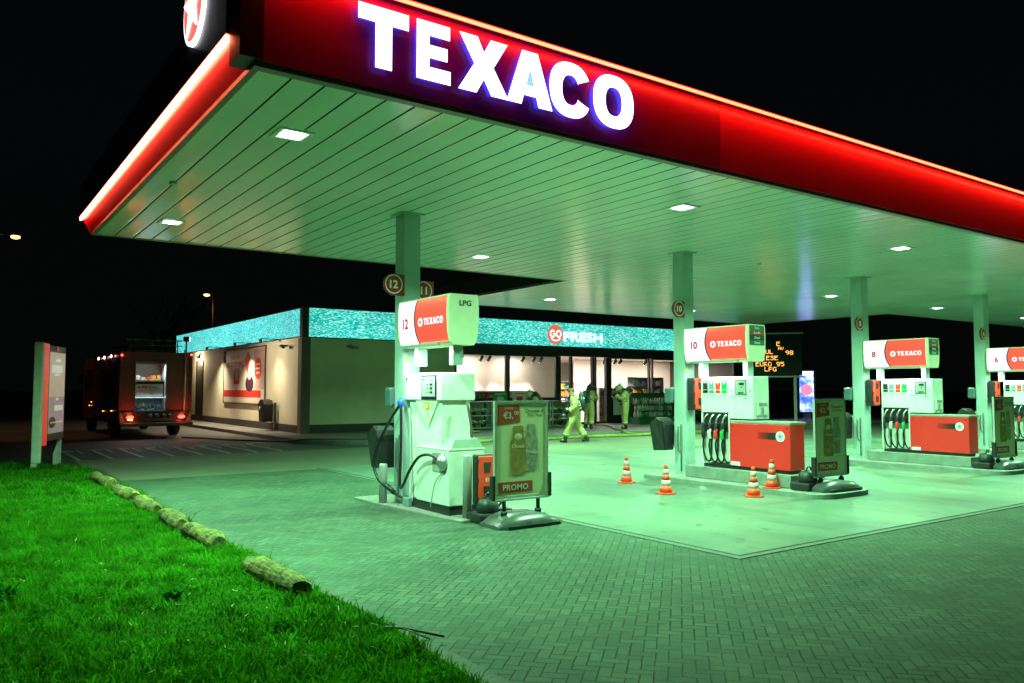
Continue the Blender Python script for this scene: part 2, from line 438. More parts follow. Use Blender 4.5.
# dark drainage joint and pale edging band round the slab
b = MB(); b.box(6.75, 46, 5.535, 5.578, -.01, .003); b.box(6.805, 6.848, 5.58, 16.85, -.01, .003)
o = b.build('slab_joint', M['gap']); o['kind'] = 'structure'
b = MB(); b.box(6.70, 46, 5.45, 5.533, -.02, .008); b.box(6.70, 6.803, 5.535, 16.85, -.02, .008)
o = b.build('slab_edging', M['slab_edge']); o['kind'] = 'structure'
# kerb band along the verge, curving away at its far end
pts_in = [(2.60, -6), (2.60, 18.5)]; pts_out = [(2.76, -6), (2.76, 18.66)]
for i in range(1, 9):
    a = R(11*i); pts_in.append((2.60-3.2*(1-math.cos(a)), 18.5+3.2*math.sin(a))); pts_out.append((2.60-3.2+3.36*math.cos(a), 18.66+3.36*math.sin(a)))
b = MB()
for i in range(len(pts_in)-1):
    p, q, r_, s_ = pts_in[i], pts_out[i], pts_out[i+1], pts_in[i+1]
    vs = [(p[0], p[1], -.02), (q[0], q[1], -.02), (r_[0], r_[1], -.02), (s_[0], s_[1], -.02)]
    vs += [(x, y, .035) for x, y, z in vs]
    b._add(vs, [(4,5,6,7), (1,2,6,5), (3,0,4,7), (0,1,5,4)])
o = b.build('kerb', M['verge_kerb']); o['kind'] = 'structure'
# verge
nx, ny = 60, 120
def verge_h(x, y):
    return .062 + .035*math.sin(x*1.3+.5)*math.sin(y*.8) + .02*math.sin(x*3.1+y*2.3)
vs = []; fs = []
for j in range(ny+1):
    for i in range(nx+1):
        x = -30+32.60*(i/nx)**.45; y = -6+27.4*j/ny
        if y > 18.5:
            a = (y-18.5)/3.2; lim = 2.60-3.2*(1-math.sqrt(max(0, 1-a*a)))
            x = min(x, lim)
        vs.append((x, y, verge_h(x, y)))
for j in range(ny):
    for i in range(nx): q = j*(nx+1)+i; fs.append((q, q+1, q+nx+2, q+nx+1))
b = MB(); b._add(vs, fs, True); o = b.build('verge', M['soil']); o['kind'] = 'structure'

def grass_field(name, n, xr, yr, hr, m, wid=(.0035, .007), dens=None):
    xs = np.random.uniform(*xr, n); ys = np.random.uniform(*yr, n)
    a = np.clip((ys-18.5)/3.1, 0, 1); lim = 2.60-3.2*(1-np.sqrt(1-a*a))
    keep = (xs < lim) & (ys < 21.3)
    pn = .5+.25*np.sin(xs*2.1+1.3*np.sin(ys*1.1))+.25*np.sin(ys*1.9+1.7*np.sin(xs*2.3)) 
    keep &= np.random.rand(n) < .60+.40*pn
    if dens is not None: keep &= np.random.rand(n) < dens(xs, ys)
    xs, ys, pn = xs[keep], ys[keep], pn[keep]; n = len(xs)
    z = np.array([verge_h(x, y) for x, y in zip(xs, ys)])
    tuft = np.clip(np.sin(xs*7.3+2*np.sin(ys*3.1))*np.sin(ys*6.1+2*np.sin(xs*4.7)), 0, 1)**2
    h = np.random.uniform(*hr, n)*(.45+1.0*pn+.9*tuft)*np.where(np.random.rand(n) < .04, 1.9, 1)
    wd = np.random.uniform(*wid, n); th = np.random.uniform(0, 2*np.pi, n)
    lean = np.random.uniform(.3, 1.5, n)*h; ld = np.random.uniform(0, 2*np.pi, n)
    cx_, sx_ = np.cos(th)*wd, np.sin(th)*wd; lx, ly = np.cos(ld)*lean, np.sin(ld)*lean
    V = np.empty((n, 5, 3), np.float32)
    V[:,0] = np.stack([xs-cx_, ys-sx_, z-.01], 1); V[:,1] = np.stack([xs+cx_, ys+sx_, z-.01], 1)
    V[:,2] = np.stack([xs+lx*.35+cx_*.8, ys+ly*.35+sx_*.8, z+h*.6], 1); V[:,3] = np.stack([xs+lx*.35-cx_*.8, ys+ly*.35-sx_*.8, z+h*.6], 1)
    V[:,4] = np.stack([xs+lx, ys+ly, z+h*.95], 1)
    me = bpy.data.meshes.new(name); me.vertices.add(n*5); me.vertices.foreach_set('co', V.reshape(-1))
    base = (np.arange(n)*5)[:, None]
    loops = np.concatenate([base+np.array([[0,1,2,3]]), base+np.array([[3,2,4]])], 1).reshape(-1)
    me.loops.add(n*7); me.loops.foreach_set('vertex_index', loops.astype(np.int32))
    me.polygons.add(n*2)
    ls = (np.arange(n)*7)[:, None]+np.array([[0, 4]]); me.polygons.foreach_set('loop_start', ls.reshape(-1).astype(np.int32))
    me.update(calc_edges=True); me.validate(); me.materials.append(m)
    o = bpy.data.objects.new(name, me); return link(o)
o = grass_field('grass', 330000, (-3.0, 2.62), (2.2, 21.4), (.028, .075), M['grass'], dens=lambda x, y: np.where(x < -.4, .25, 1.0)*np.clip(7.5/np.maximum(y, 4), .35, 1))
tag(o, kind='stuff')

def weed(x, y, n, r, label):
    b = MB(); z0 = verge_h(x, y)
    for i in range(n):
        a = random.uniform(0, 2*math.pi); L = r*random.uniform(.5, 1.0); wv = .013*random.uniform(.7, 1.4); q = r*.45*math.sqrt(random.random()); a2 = random.uniform(0, 6.28)
        o_ = Vector((x+q*math.cos(a2), y+q*math.sin(a2), z0))
        d = Vector((math.cos(a), math.sin(a), 0)); s_ = Vector((-d.y, d.x, 0)); hh = L*random.uniform(.5, 1.0)
        P = [o_, o_+d*L*.22+Vector((0,0,hh*.55)), o_+d*L*.48+Vector((0,0,hh*.80)), o_+d*L*.72+Vector((0,0,hh*.70))]
        b._add([P[0]-s_*.004, P[0]+s_*.004, P[1]+s_*wv, P[1]-s_*wv, P[2]+s_*wv*.9, P[2]-s_*wv*.9, P[3]], [(0,1,2,3), (3,2,4,5), (5,4,6)])
    return tag(b.build('weed', M['weed'], at=(x, y, z0)), label, 'weed', 'broad leaved weeds in the grass')
weed(.42, 7.6, 170, .17, 'dark broad leaved weed at the left edge of the grass, largest of the weeds')
weed(.62, 6.9, 90, .12, 'dark weed beside the largest one, nearer the camera')
weed(1.55, 6.9, 90, .11, 'weed tuft in the middle of the lawn')
weed(2.0, 5.6, 80, .09, 'small weed tuft near the front end of the log row')
weed(.95, 5.6, 80, .09, 'weed in the left foreground grass')

M['straw'] = mat('dry_straw', (.42, .38, .20), .7, var=.3)
b = MB()
for i in range(420):
    x, y = random.uniform(-.6, 2.5), 3.2+17*random.random()**1.5; a = random.uniform(0, 6.28); L = random.uniform(.02, .07); z = verge_h(x, y)+random.uniform(.03, .07)
    d = Vector((math.cos(a), math.sin(a), random.uniform(-.3, .5)))*L; s_ = Vector((-d.y, d.x, 0)).normalized()*random.uniform(.0015, .004); p0 = Vector((x, y, z)); b._add([p0-s_, p0+s_, p0+d+s_*.4, p0+d-s_*.4], [(0,1,2,3)])
tag(b.build('dry_straw', M['straw']), kind='stuff')
# wooden edging logs
logs = [(6.42, 7.65, .115, 'mossy wooden edging log nearest the camera'), (8.78, 9.92, .12, 'second mossy edging log along the kerb, counted from the camera'),
        (10.22, 11.28, .11, 'third mossy edging log from the camera, close to the next one'), (11.62, 12.75, .12, 'fourth mossy edging log from the camera'),
        (13.15, 14.6, .11, 'short mossy edging log, second from the far end'), (15.25, 16.9, .12, 'farthest mossy edging log near the advertising stand')]
for y0, y1, r_, lab in logs:
    b = MB(); n = 16; prof = []; K = 14
    for k in range(K+1):
        t = k/K; y = y0+(y1-y0)*t; e = min(t, 1-t)*K
        rr = r_*(1+.07*math.sin(y*2.7+r_*90))*(1 if e >= 2 else (.93 if e >= 1 else .72))
        for i in range(n):
            a = 2*math.pi*i/n; q = rr*(1+.06*math.sin(3*a+y*4)+random.uniform(-.05, .05))
            prof.append((2.43-.02*(y-6)/3+q*math.cos(a)+.02*math.sin(y*3), y, .098+q*math.sin(a)))
    b._add(prof, [(j*n+i, j*n+(i+1) % n, (j+1)*n+(i+1) % n, (j+1)*n+i) for j in range(K) for i in range(n)], True)
    b._add(prof[:n], [tuple(range(n))]); b._add(prof[-n:], [tuple(range(n))])
    tag(b.build('edging_log', M['wood_log'], at=(2.43, (y0+y1)/2, 0)), lab, 'log', 'wooden edging logs along the verge')
b = MB(); b.tube([(2.5, 5.15, .10), (2.62, 5.0, .11), (2.86, 4.85, .05)], .009); b.tube([(2.62, 5.0, .11), (2.72, 4.80, .07)], .006)
tag(b.build('fallen_twig', M['dark_trim'], at=(2.62, 5.0, 0)), 'thin dark twig lying across the kerb by the grass', 'twig')

# sidewalk round the shop, with a rounded corner
P = [(9.2, 46.9), (9.2, 25.2)]
for i in range(1, 8):
    a = R(90*i/8); P.append((9.2+2.4*(1-math.cos(a)), 25.2-2.4*math.sin(a)))
P += [(11.6, 22.8), (14.0, 22.3), (48, 22.3), (48, 46.9)]
o = MB().prism(P[::-1], 'z', -.02, .12, .015).build('sidewalk', M['sidewalk']); o['kind'] = 'structure'
# hooked paint marks across the road to the yard
b = MB()
for i in range(8):
    x = 2.70+i*.72
    b.box(x, x+.09, 22.15, 25.6, -.012, .0005); b.box(x+.36, x+.44, 24.3, 25.6, -.012, .0005); b.box(x+.09, x+.30, 25.35, 25.6, -.012, .0003)
M['road_paint'] = mat('road_paint', (.42, .42, .38), .6, var=.5, scale=14)
o = b.build('road_markings', M['road_paint']); o['kind'] = 'structure'

# ------------------------------------------------------------------ canopy
M['ceiling'] = mat('ceiling_panel', (.80, .92, .84), .21, var=.06, scale=.8, bump=.06, bscale=5, spec=1.0, coat=.5)
M['seam'] = mat('ceiling_seam', (.06, .07, .06), .6)
M['fascia_red'] = mat('fascia_red', (.74, .012, .060), .32, var=.05, scale=1.0, coat=.35)
M['fascia_dark'] = mat('fascia_dark', (.035, .010, .012), .4)
M['canopy_roof'] = mat('canopy_roof', (.012, .012, .013), .8)
M['led_red'] = emis('led_red', (1.0, .035, .014), 24.0); M['led_side'] = emis('led_side', (1.0, .17, .08), 24.0)
M['letter_white'] = emis('letter_white', (.90, .94, 1.0), 3.2)
M['letter_blue'] = emis('letter_blue', (.03, .06, 1.0), 12.0); M['letter_body'] = emis('letter_body', (.10, .15, 1.0), .5)
CH = 4.41
canopy = empty('canopy', (2, 6.5, 0), 0, 'large flat canopy with glowing red edges and a ribbed ceiling over the pumps', 'canopy')
# ceiling boards run away from the road in 0.3 m strips
def boards(x0, x1, y0, y1, b):
    n = int(round((x1-x0)/.3)); wd = (x1-x0)/n
    for i in range(n):
        a = x0+i*wd; c = a+wd
        prof = [(a+.0, CH+.03), (a+.011, CH+.002), (a+.03, CH), (a+wd*.5, CH+.0015), (c-.030, CH), (c-.009, CH+.002), (c, CH+.03)]
        vs = [(p[0], y0, p[1]) for p in prof]+[(p[0], y1, p[1]) for p in prof]; m_ = len(prof)
        b.mi = 0; b._add(vs, [(k, k+1, m_+k+1, m_+k) for k in range(1, m_-2)], False)
        b.mi = 1; b._add(vs, [(k, k+1, m_+k+1, m_+k) for k in (0, m_-2)], False)
b = MB(); boards(2.06, 27.56, 6.60, 15.40, b); boards(27.56, 46, 6.60, 15.60, b); boards(12.56, 27.56, 15.4, 21.55, b)
b.build('ceiling', None, canopy, mats=[M['ceiling'], M['seam']])
b = MB()
for x0, x1, y0, y1 in ((2.02, 46, 6.56, 15.44), (27.5, 46, 15.44, 15.64), (12.52, 27.6, 15.44, 21.6)):
    b.box(x0, x1, y0, y1, CH+.035, 4.90)
b.build('roof', M['canopy_roof'], canopy)
M['edge_trim'] = mat('edge_trim', (.20, .15, .12), .4)
b = MB()
b.box(2.0, 46, 6.50, 6.598, CH-.012, CH+.06); b.box(2.0, 2.058, 6.6, 15.46, CH-.012, CH+.06)
b.box(2.0, 12.5, 15.402, 15.46, CH-.01, CH+.05); b.box(12.5, 12.558, 15.402, 21.6, CH-.01, CH+.05)
b.box(12.56, 27.6, 21.552, 21.61, CH-.01, CH+.05); b.box(27.562, 27.62, 15.64, 21.6, CH-.01, CH+.05); b.box(27.62, 46, 15.602, 15.66, CH-.01, CH+.05)
b.build('edge_trim', M['edge_trim'], canopy)
# front fascia: a tall red band washed from its top edge by a led line under a lip
FX0, FX1 = 2.06, 46
MB().box(FX0, 7.70, 6.46, 6.56, CH+.03, 5.25).build('sign_panel', mat('sign_panel', (.42, .010, .09), .30, var=.05, coat=.3), canopy)
b = MB(); b.box(7.706, 20, 6.46, 6.56, CH+.03, 5.25); b.box(20.006, 33, 6.46, 6.56, CH+.03, 5.25); b.box(33.006, FX1, 6.46, 6.56, CH+.03, 5.25)
b.build('front_fascia', M['fascia_red'], canopy)
b = MB(); b.box(FX0, FX1, 6.30, 6.58, 5.252, 5.262)
b.build('fascia_lip', M['fascia_dark'], canopy)
b = MB(); b.box(FX0+.02, FX1, 6.315, 6.355, 5.236, 5.250)
b.build('led_line', M['led_red'], canopy)
# left fascia: slanted band, led line above, dark parapet
prof = [(2.0, CH+.03), (2.03, CH+.03), (1.90, 4.74), (1.86, 4.70)]
b = MB(); b.prism([(2.0, 4.44), (2.04, 4.44), (1.93, 4.70), (1.87, 4.70)], 'y', 6.74, 15.6); b.build('side_fascia', M['fascia_red'], canopy)
b = MB(); b.box(1.835, 1.865, 6.76, 15.6, 4.655, 4.712); b.build('led_line', M['led_side'], canopy)
b = MB(); b.box(1.83, 2.02, 6.74, 15.62, 4.716, 5.26); b.box(1.86, 2.055, 6.44, 6.735, CH+.03, 5.275); b.build('parapet', M['fascia_dark'], canopy)
# lit letters, standing off the fascia
lay = [('T', 2.87, 3.41), ('E', 3.45, 3.89), ('X', 3.90, 4.48), ('A', 4.46, 5.03), ('C', 5.00, 5.555), ('O', 5.59, 6.18)]
for i, (ch, x0, x1) in enumerate(lay):
    H = .555; z0 = 4.597
    lp = [[(x0+p[0]*(x1-x0), z0+p[1]*H) for p in l] for l in HL[ch]]
    yo = 6.40 - (.003 if i % 2 else 0)
    me = loops_mesh(lp, .001); b = MB(); b.mesh(me, Matrix(((1,0,0,0),(0,0,-1,yo),(0,1,0,0),(0,0,0,1))))
    L_ = b.build('letter', M['letter_white'], canopy)
    me = loops_mesh(lp, .005); b = MB(); b.mesh(me, Matrix(((1,0,0,0),(0,0,-1,yo+.0065),(0,1,0,0),(0,0,0,1)))); b.build('letter_body', M['letter_body'], L_)
    me = loops_mesh(lp, .003, -.035); b = MB(); b.mesh(me, Matrix(((1,0,0,0),(0,0,-1,yo+.022),(0,1,0,0),(0,0,0,1))))
    b.build('letter_back', M['letter_blue'], L_)
# round star emblem fixed above the left edge
M['emblem_red'] = emis('emblem_red', (1.0, .12, .09), 1.3)
cy_, cz_, rr_ = 7.74, 5.34, .37
b = MB(); b.cyl((1.80, cy_, cz_), (1.90, cy_, cz_), rr_, n=48); b.box(1.86, 1.95, cy_-.1, cy_+.1, 4.9, cz_)
em = b.build('star_emblem', M['letter_white'], canopy)
b = MB(); b.cyl((1.792, cy_, cz_), (1.799, cy_, cz_), rr_*.88, n=48); b.build('emblem_face', M['emblem_red'], em)
sp = [(cy_-p[0], cz_+p[1]) for p in star_pts(0, 0, rr_*.86, .40)]
b = MB(); b.prism(sp, 'x', 1.782, 1.791); b.build('star', M['letter_white'], em)
b = MB(); b.cyl((2.34, 10.9, CH-.03), (2.34, 10.9, CH+.01), .05, n=12); b.cyl((14.2, 10.9, CH-.03), (14.2, 10.9, CH+.01), .05, n=12)
b.build('smoke_detector', M['grey_metal'], canopy)

# columns
def column(x, lab):
    t = empty('canopy_column', (x, 10.9, 0), 0, lab, 'column', 'steel columns carrying the canopy')
    b = MB(); b.box(x-.14, x+.14, 10.76, 11.04, 0, CH+.02, .006); b.build('shaft', M['column_paint'], t)
    b = MB(); b.box(x-.20, x+.20, 10.70, 11.10, CH-.02, CH+.0, .003); b.build('cap_plate', M['column_paint'], t)
    b = MB()
    b.tube([(x-.155, 10.86, 1.05), (x-.16, 10.86, .7), (x-.155, 10.86, .15)], .012, n=6)
    b.tube([(x-.155, 10.94, 1.0), (x-.155, 10.94, .6), (x-.165, 10.88, .5)], .010, n=6); b.build('hose_line', M['dark_trim'], t)
    return t
cols = [(5.75, 'green lit column behind the LPG pump'), (11.83, 'column beside the red pump 10 with a number sign at its top'),
        (17.95, 'column left of pump 8'), (24.05, 'column beside pump 6, farthest right')]
for x, lab in cols: column(x, lab)

# recessed lamps
M['lamp_glass'] = emis('lamp_glass', (.70, 1.0, .84), 22.0)
M['lamp_frame'] = mat('lamp_frame', (.70, .74, .70), .3)
lampdata = bpy.data.lights.new('lamp_light', 'AREA'); lampdata.shape = 'RECTANGLE'; lampdata.size = .24; lampdata.size_y = .20
lampdata.energy = LAMP_W; lampdata.color = LAMP; lampdata.spread = R(150)
where = {0: 'nearest row', 1: 'middle row', 2: 'far row'}
def lamp(x, y, lab):
    t = empty('ceiling_lamp', (x, y, CH), 0, lab, 'ceiling lamp', 'square lamps recessed in the canopy ceiling')
    b = MB()
    s_ = .185; q = .135
    for x0, x1, y0, y1 in ((x-s_, x+s_, y-s_, y-q), (x-s_, x+s_, y+q, y+s_), (x-s_, x-q, y-q, y+q), (x+q, x+s_, y-q, y+q)): b.box(x0, x1, y0, y1, CH-.014, CH-.002)
    b.build('frame', M['lamp_frame'], t)
    b = MB(); b.box(x-q+.03, x+q-.03, y-q+.03, y+q-.03, CH-.017, CH-.003, .004); b.build('lens', M['lamp_glass'], t)
    l = bpy.data.objects.new('lamp_light', lampdata); link(l, t); l.location = (0, 0, -.04)
    return t
LP = [(2.9, 8.1, 'lit ceiling lamp nearest the front left corner of the canopy'), (2.9, 13.55, 'lit ceiling lamp at the far left corner of the canopy'),
      (8.8, 13.55, 'lit ceiling lamp right of the column behind the LPG pump'), (8.8, 8.1, 'lit ceiling lamp above column 10 near the front edge'),
      (14.78, 18.93, 'small lit ceiling lamp over the shop entrance, right of the dark notch'), (14.78, 8.1, 'lit ceiling lamp near the front edge above pump 8'),
      (14.78, 13.55, 'ceiling lamp hidden behind the top of column 10'), (20.88, 13.55, 'lit ceiling lamp left of column 8'), (26.9, 13.55, 'lit ceiling lamp between columns 8 and 6'),
      (33.4, 13.55, 'lit ceiling lamp at the right edge of the picture'), (20.88, 8.1, 'ceiling lamp above pump 6'), (26.9, 8.1, 'ceiling lamp above the right end of the forecourt'), (20.88, 18.93, 'ceiling lamp over the shop display')]
for x, y, lab in LP: lamp(x, y, lab)
# ------------------------------------------------------------------ forecourt things (built once at pump 10, then copied)
def copy_tree(o, dx, parent=None):
    c = o.copy(); col.objects.link(c); c.parent = parent
    if parent is None: c.location = (o.location.x+dx, o.location.y, o.location.z)
    for ch in list(o.children): copy_tree(ch, dx, c)
    return c
def repeat(o, dx, label):
    c = copy_tree(o, dx); c['label'] = label; return c
LEFT = (0, -1, 0)       # reading direction on faces that look towards -X
FRONT = (1, 0, 0)       # reading direction on faces that look towards the road (-Y)

M['sign_white'] = emis('sign_white', (.95, .97, 1.0), 1.35)
M['sign_red'] = emis('sign_red', (1.0, .115, .062), .95)
M['sign_number'] = emis('sign_number', (.62, .035, .10), .8)
M['sign_shell'] = mat('sign_shell', (.80, .80, .58), .4, var=.04)
M['sign_edge'] = mat('sign_edge', (.85, .80, .45), .4, var=.04)

def header(xc, y0, y1, z0, h, num, lab, grade=True, lpg=False):
    t = empty('header_sign', (xc, (y0+y1)/2, z0), 0, lab, 'sign', 'lit header signs above the pumps')
    pr = [(-.165, 0), (-.20, .05), (-.225, .17), (-.238, .33), (-.240, .50), (-.232, .62), (-.218, .69)]
    k = h/.69; pr = [(a, b_*k) for a, b_ in pr]
    out = [(xc+a, z0+c) for a, c in pr]+[(xc-a, z0+c) for a, c in pr[::-1]]
    MB().prism(out, 'y', y0, y1).build('shell', M['sign_shell'], t)
    L = y1-y0; u = lambda f: y1-.025-f*(L-.05)          # f runs from the far end towards the camera
    def curve(z):                                        # x of the profile at height z
        for (a, c), (a2, c2) in zip(pr, pr[1:]):
            if c <= z <= c2: return a+(a2-a)*(z-c)/(c2-c)
        return pr[-1][0]
    bound = lambda s: .335+.055*(2*abs(s-.56))**2        # curved border between white and red
    def panel(name, f0, f1, m, off, side):
        b = MB(); N = 14; vs = []
        for i in range(N+1):
            s_ = i/N; z = .035*k+s_*(h-.055*k)
            a = f0(s_) if callable(f0) else f0; c = f1(s_) if callable(f1) else f1
            x = curve(z)-off
            vs += [(xc+x*side, u(a), z0+z), (xc+x*side, u(c), z0+z)]
        b._add(vs, [(2*i, 2*i+1, 2*i+3, 2*i+2) for i in range(N)], True); return b.build(name, m, t)
    tail = lambda s: .985-.0*s+.03*max(0, .35-s)
    for side in (1, -1):
        panel('white_panel', 0.0, bound, M['sign_white'], .004, side)
        panel('divider', bound, lambda s: bound(s)+.018, M['navy'], .005, side)
        panel('red_panel', lambda s: bound(s)+.018, .975, M['sign_red'], .004, side)
    zc = z0+h*.50; xf = xc-.250
    b = MB(); heavy_text(b, num, (xf, u(.165), zc), LEFT, .155*k, fat=.008); b.build('number', M['sign_number'], t)
    b = MB()
    wd = L*.36; x0 = 0; tot = 5.35
    for ch, w_, gap in (('T', .92, 0), ('E', .82, 0), ('X', 1.0, 0), ('A', 1.0, 0), ('C', .95, 0), ('O', .95, 0)):
        sc = wd/5.95
        me = loops_mesh(HL[ch], 0.0)
        b.mesh(me, face_frame((xf, u(.545)-x0*sc, zc-.045), LEFT) @ Matrix.Diagonal((sc*w_, .095, 1, 1))); x0 += w_+.06
    b.build('lettering', M['sign_white'], t)
    b = MB(); b.cyl((xf-.001, u(.475), zc), (xf+.003, u(.475), zc), .062, n=28); d = b.build('star_disc', M['sign_white'], t)
    b = MB(); ring = [(u(.475)-p[0], zc+p[1]) for p in star_pts(0, 0, .048, .42)]; b.prism(ring, 'x', xf-.004, xf-.002); b.build('star', M['sign_red'], d)
    yb = y0-.004
    if lpg:
        b = MB(); put_text(b, 'LPG', (xc+.02, yb, z0+h-.12), FRONT, .075, width=.19, bold=.02); b.build('grade_text', M['black_print'], t)
    if grade:
        b = MB()
        for i, (c_, txt) in enumerate((('green_dark', 'Euro'), ('brown_plate', 'Euro95'), ('black_print', 'Diesel'), ('green_dark', 'Diesel'))):
            z = z0+h-.065*k-i*.092*k
            MB().box(xc-.205, xc+.205, yb, yb+.002, z-.044*k, z+.044*k).build('grade_plate', M.get(c_) or M['black_print'], t)
            put_text(b, txt, (xc, yb-.003, z), FRONT, .045, bold=.008)
        b.build('grade_text', M['white_print'], t)
    MB().box(xc-.08, xc+.08, y0+.15, y0+.25, z0-.27, z0+.02).build('support', M['column_paint'], t); MB().box(xc-.08, xc+.08, y1-.33, y1-.23, z0-.27, z0+.02).build('support', M['column_paint'], t)
    MB().box(xc-.30, xc-.25, y0+.2, y1-.2, z0-.005, z0+.03, .005).build('lamp_bar', M['grey_metal'], t); MB().box(xc-.255, xc-.16, y0+.5, y0+.54, z0+.0, z0+.02).build('lamp_bracket', M['grey_metal'], t)
    d = bpy.data.lights.new('pump_light', 'AREA'); d.shape = 'RECTANGLE'; d.size = .03; d.size_y = y1-y0-.4; d.energy = 34; d.color = (.80, 1.0, .86); d.spread = R(150)
    l = bpy.data.objects.new('pump_light', d); link(l, t); l.location = (-.275, 0, -.012); l.rotation_euler = (0, R(-22), 0)
    return t
M['green_dark'] = mat('green_dark', (.02, .16, .06), .4)

header(5.74, 9.25, 10.73, 2.335, .69, '12', 'lit header sign with number 12 and LPG on its end, nearest the camera', grade=False, lpg=True)
header(11.84, 9.17, 10.69, 2.225, .66, '10', 'lit header sign with number 10 above the pump beside the two cones')
header(17.95, 9.15, 10.69, 2.20, .66, '8', 'lit header sign with number 8, second from the right')
header(24.05, 9.15, 10.69, 2.20, .66, '6', 'lit header sign with number 6, cut by the right edge of the picture')

# ---- pump islands
def island(xc, y0, y1, lab, w_=.78, rnd=True):
    P = [(xc-w_, y1), (xc-w_, y0+.35)]
    for i in range(1, 9):
        a = R(90*i/8); P.append((xc-w_+.5*(1-math.cos(a)), y0+.35-.35*math.sin(a)))
    P += [(xc+w_-.5, y0)]
    for i in range(1, 9):
        a = R(90*i/8); P.append((xc+w_-.5+.5*math.sin(a), y0+.35*(1-math.cos(a))))
    P += [(xc+w_, y1)]
    t = empty('pump_island', (xc, (y0+y1)/2, 0), 0, lab, 'kerb island', 'raised concrete islands under the pumps')
    MB().prism(P, 'z', -.02, .085, .012).build('kerb_base', M['plinth'], t)
    return t
t = island(11.93, 7.45, 11.35, 'low concrete island under the pump with the cones, nearest of the three with plinths')
MB().box(11.50, 12.45, 8.28, 10.60, .086, .30, .012).build('plinth', M['plinth'], t)
repeat(t, 6.12, 'low concrete island under the middle one of the three red fronted pumps'); repeat(t, 12.22, 'low concrete island cut by the right edge of the picture')
t = empty('pump_island', (6.0, 10.4, 0), 0, 'thin concrete base under the LPG pump and its bollards', 'kerb island', 'raised concrete islands under the pumps')
MB().prism([(5.34, 10.9), (5.52, 8.95), (6.9, 8.95), (6.9, 11.9), (5.34, 11.9)], 'z', -.02, .035, .012).build('kerb_base', M['kerb'], t)

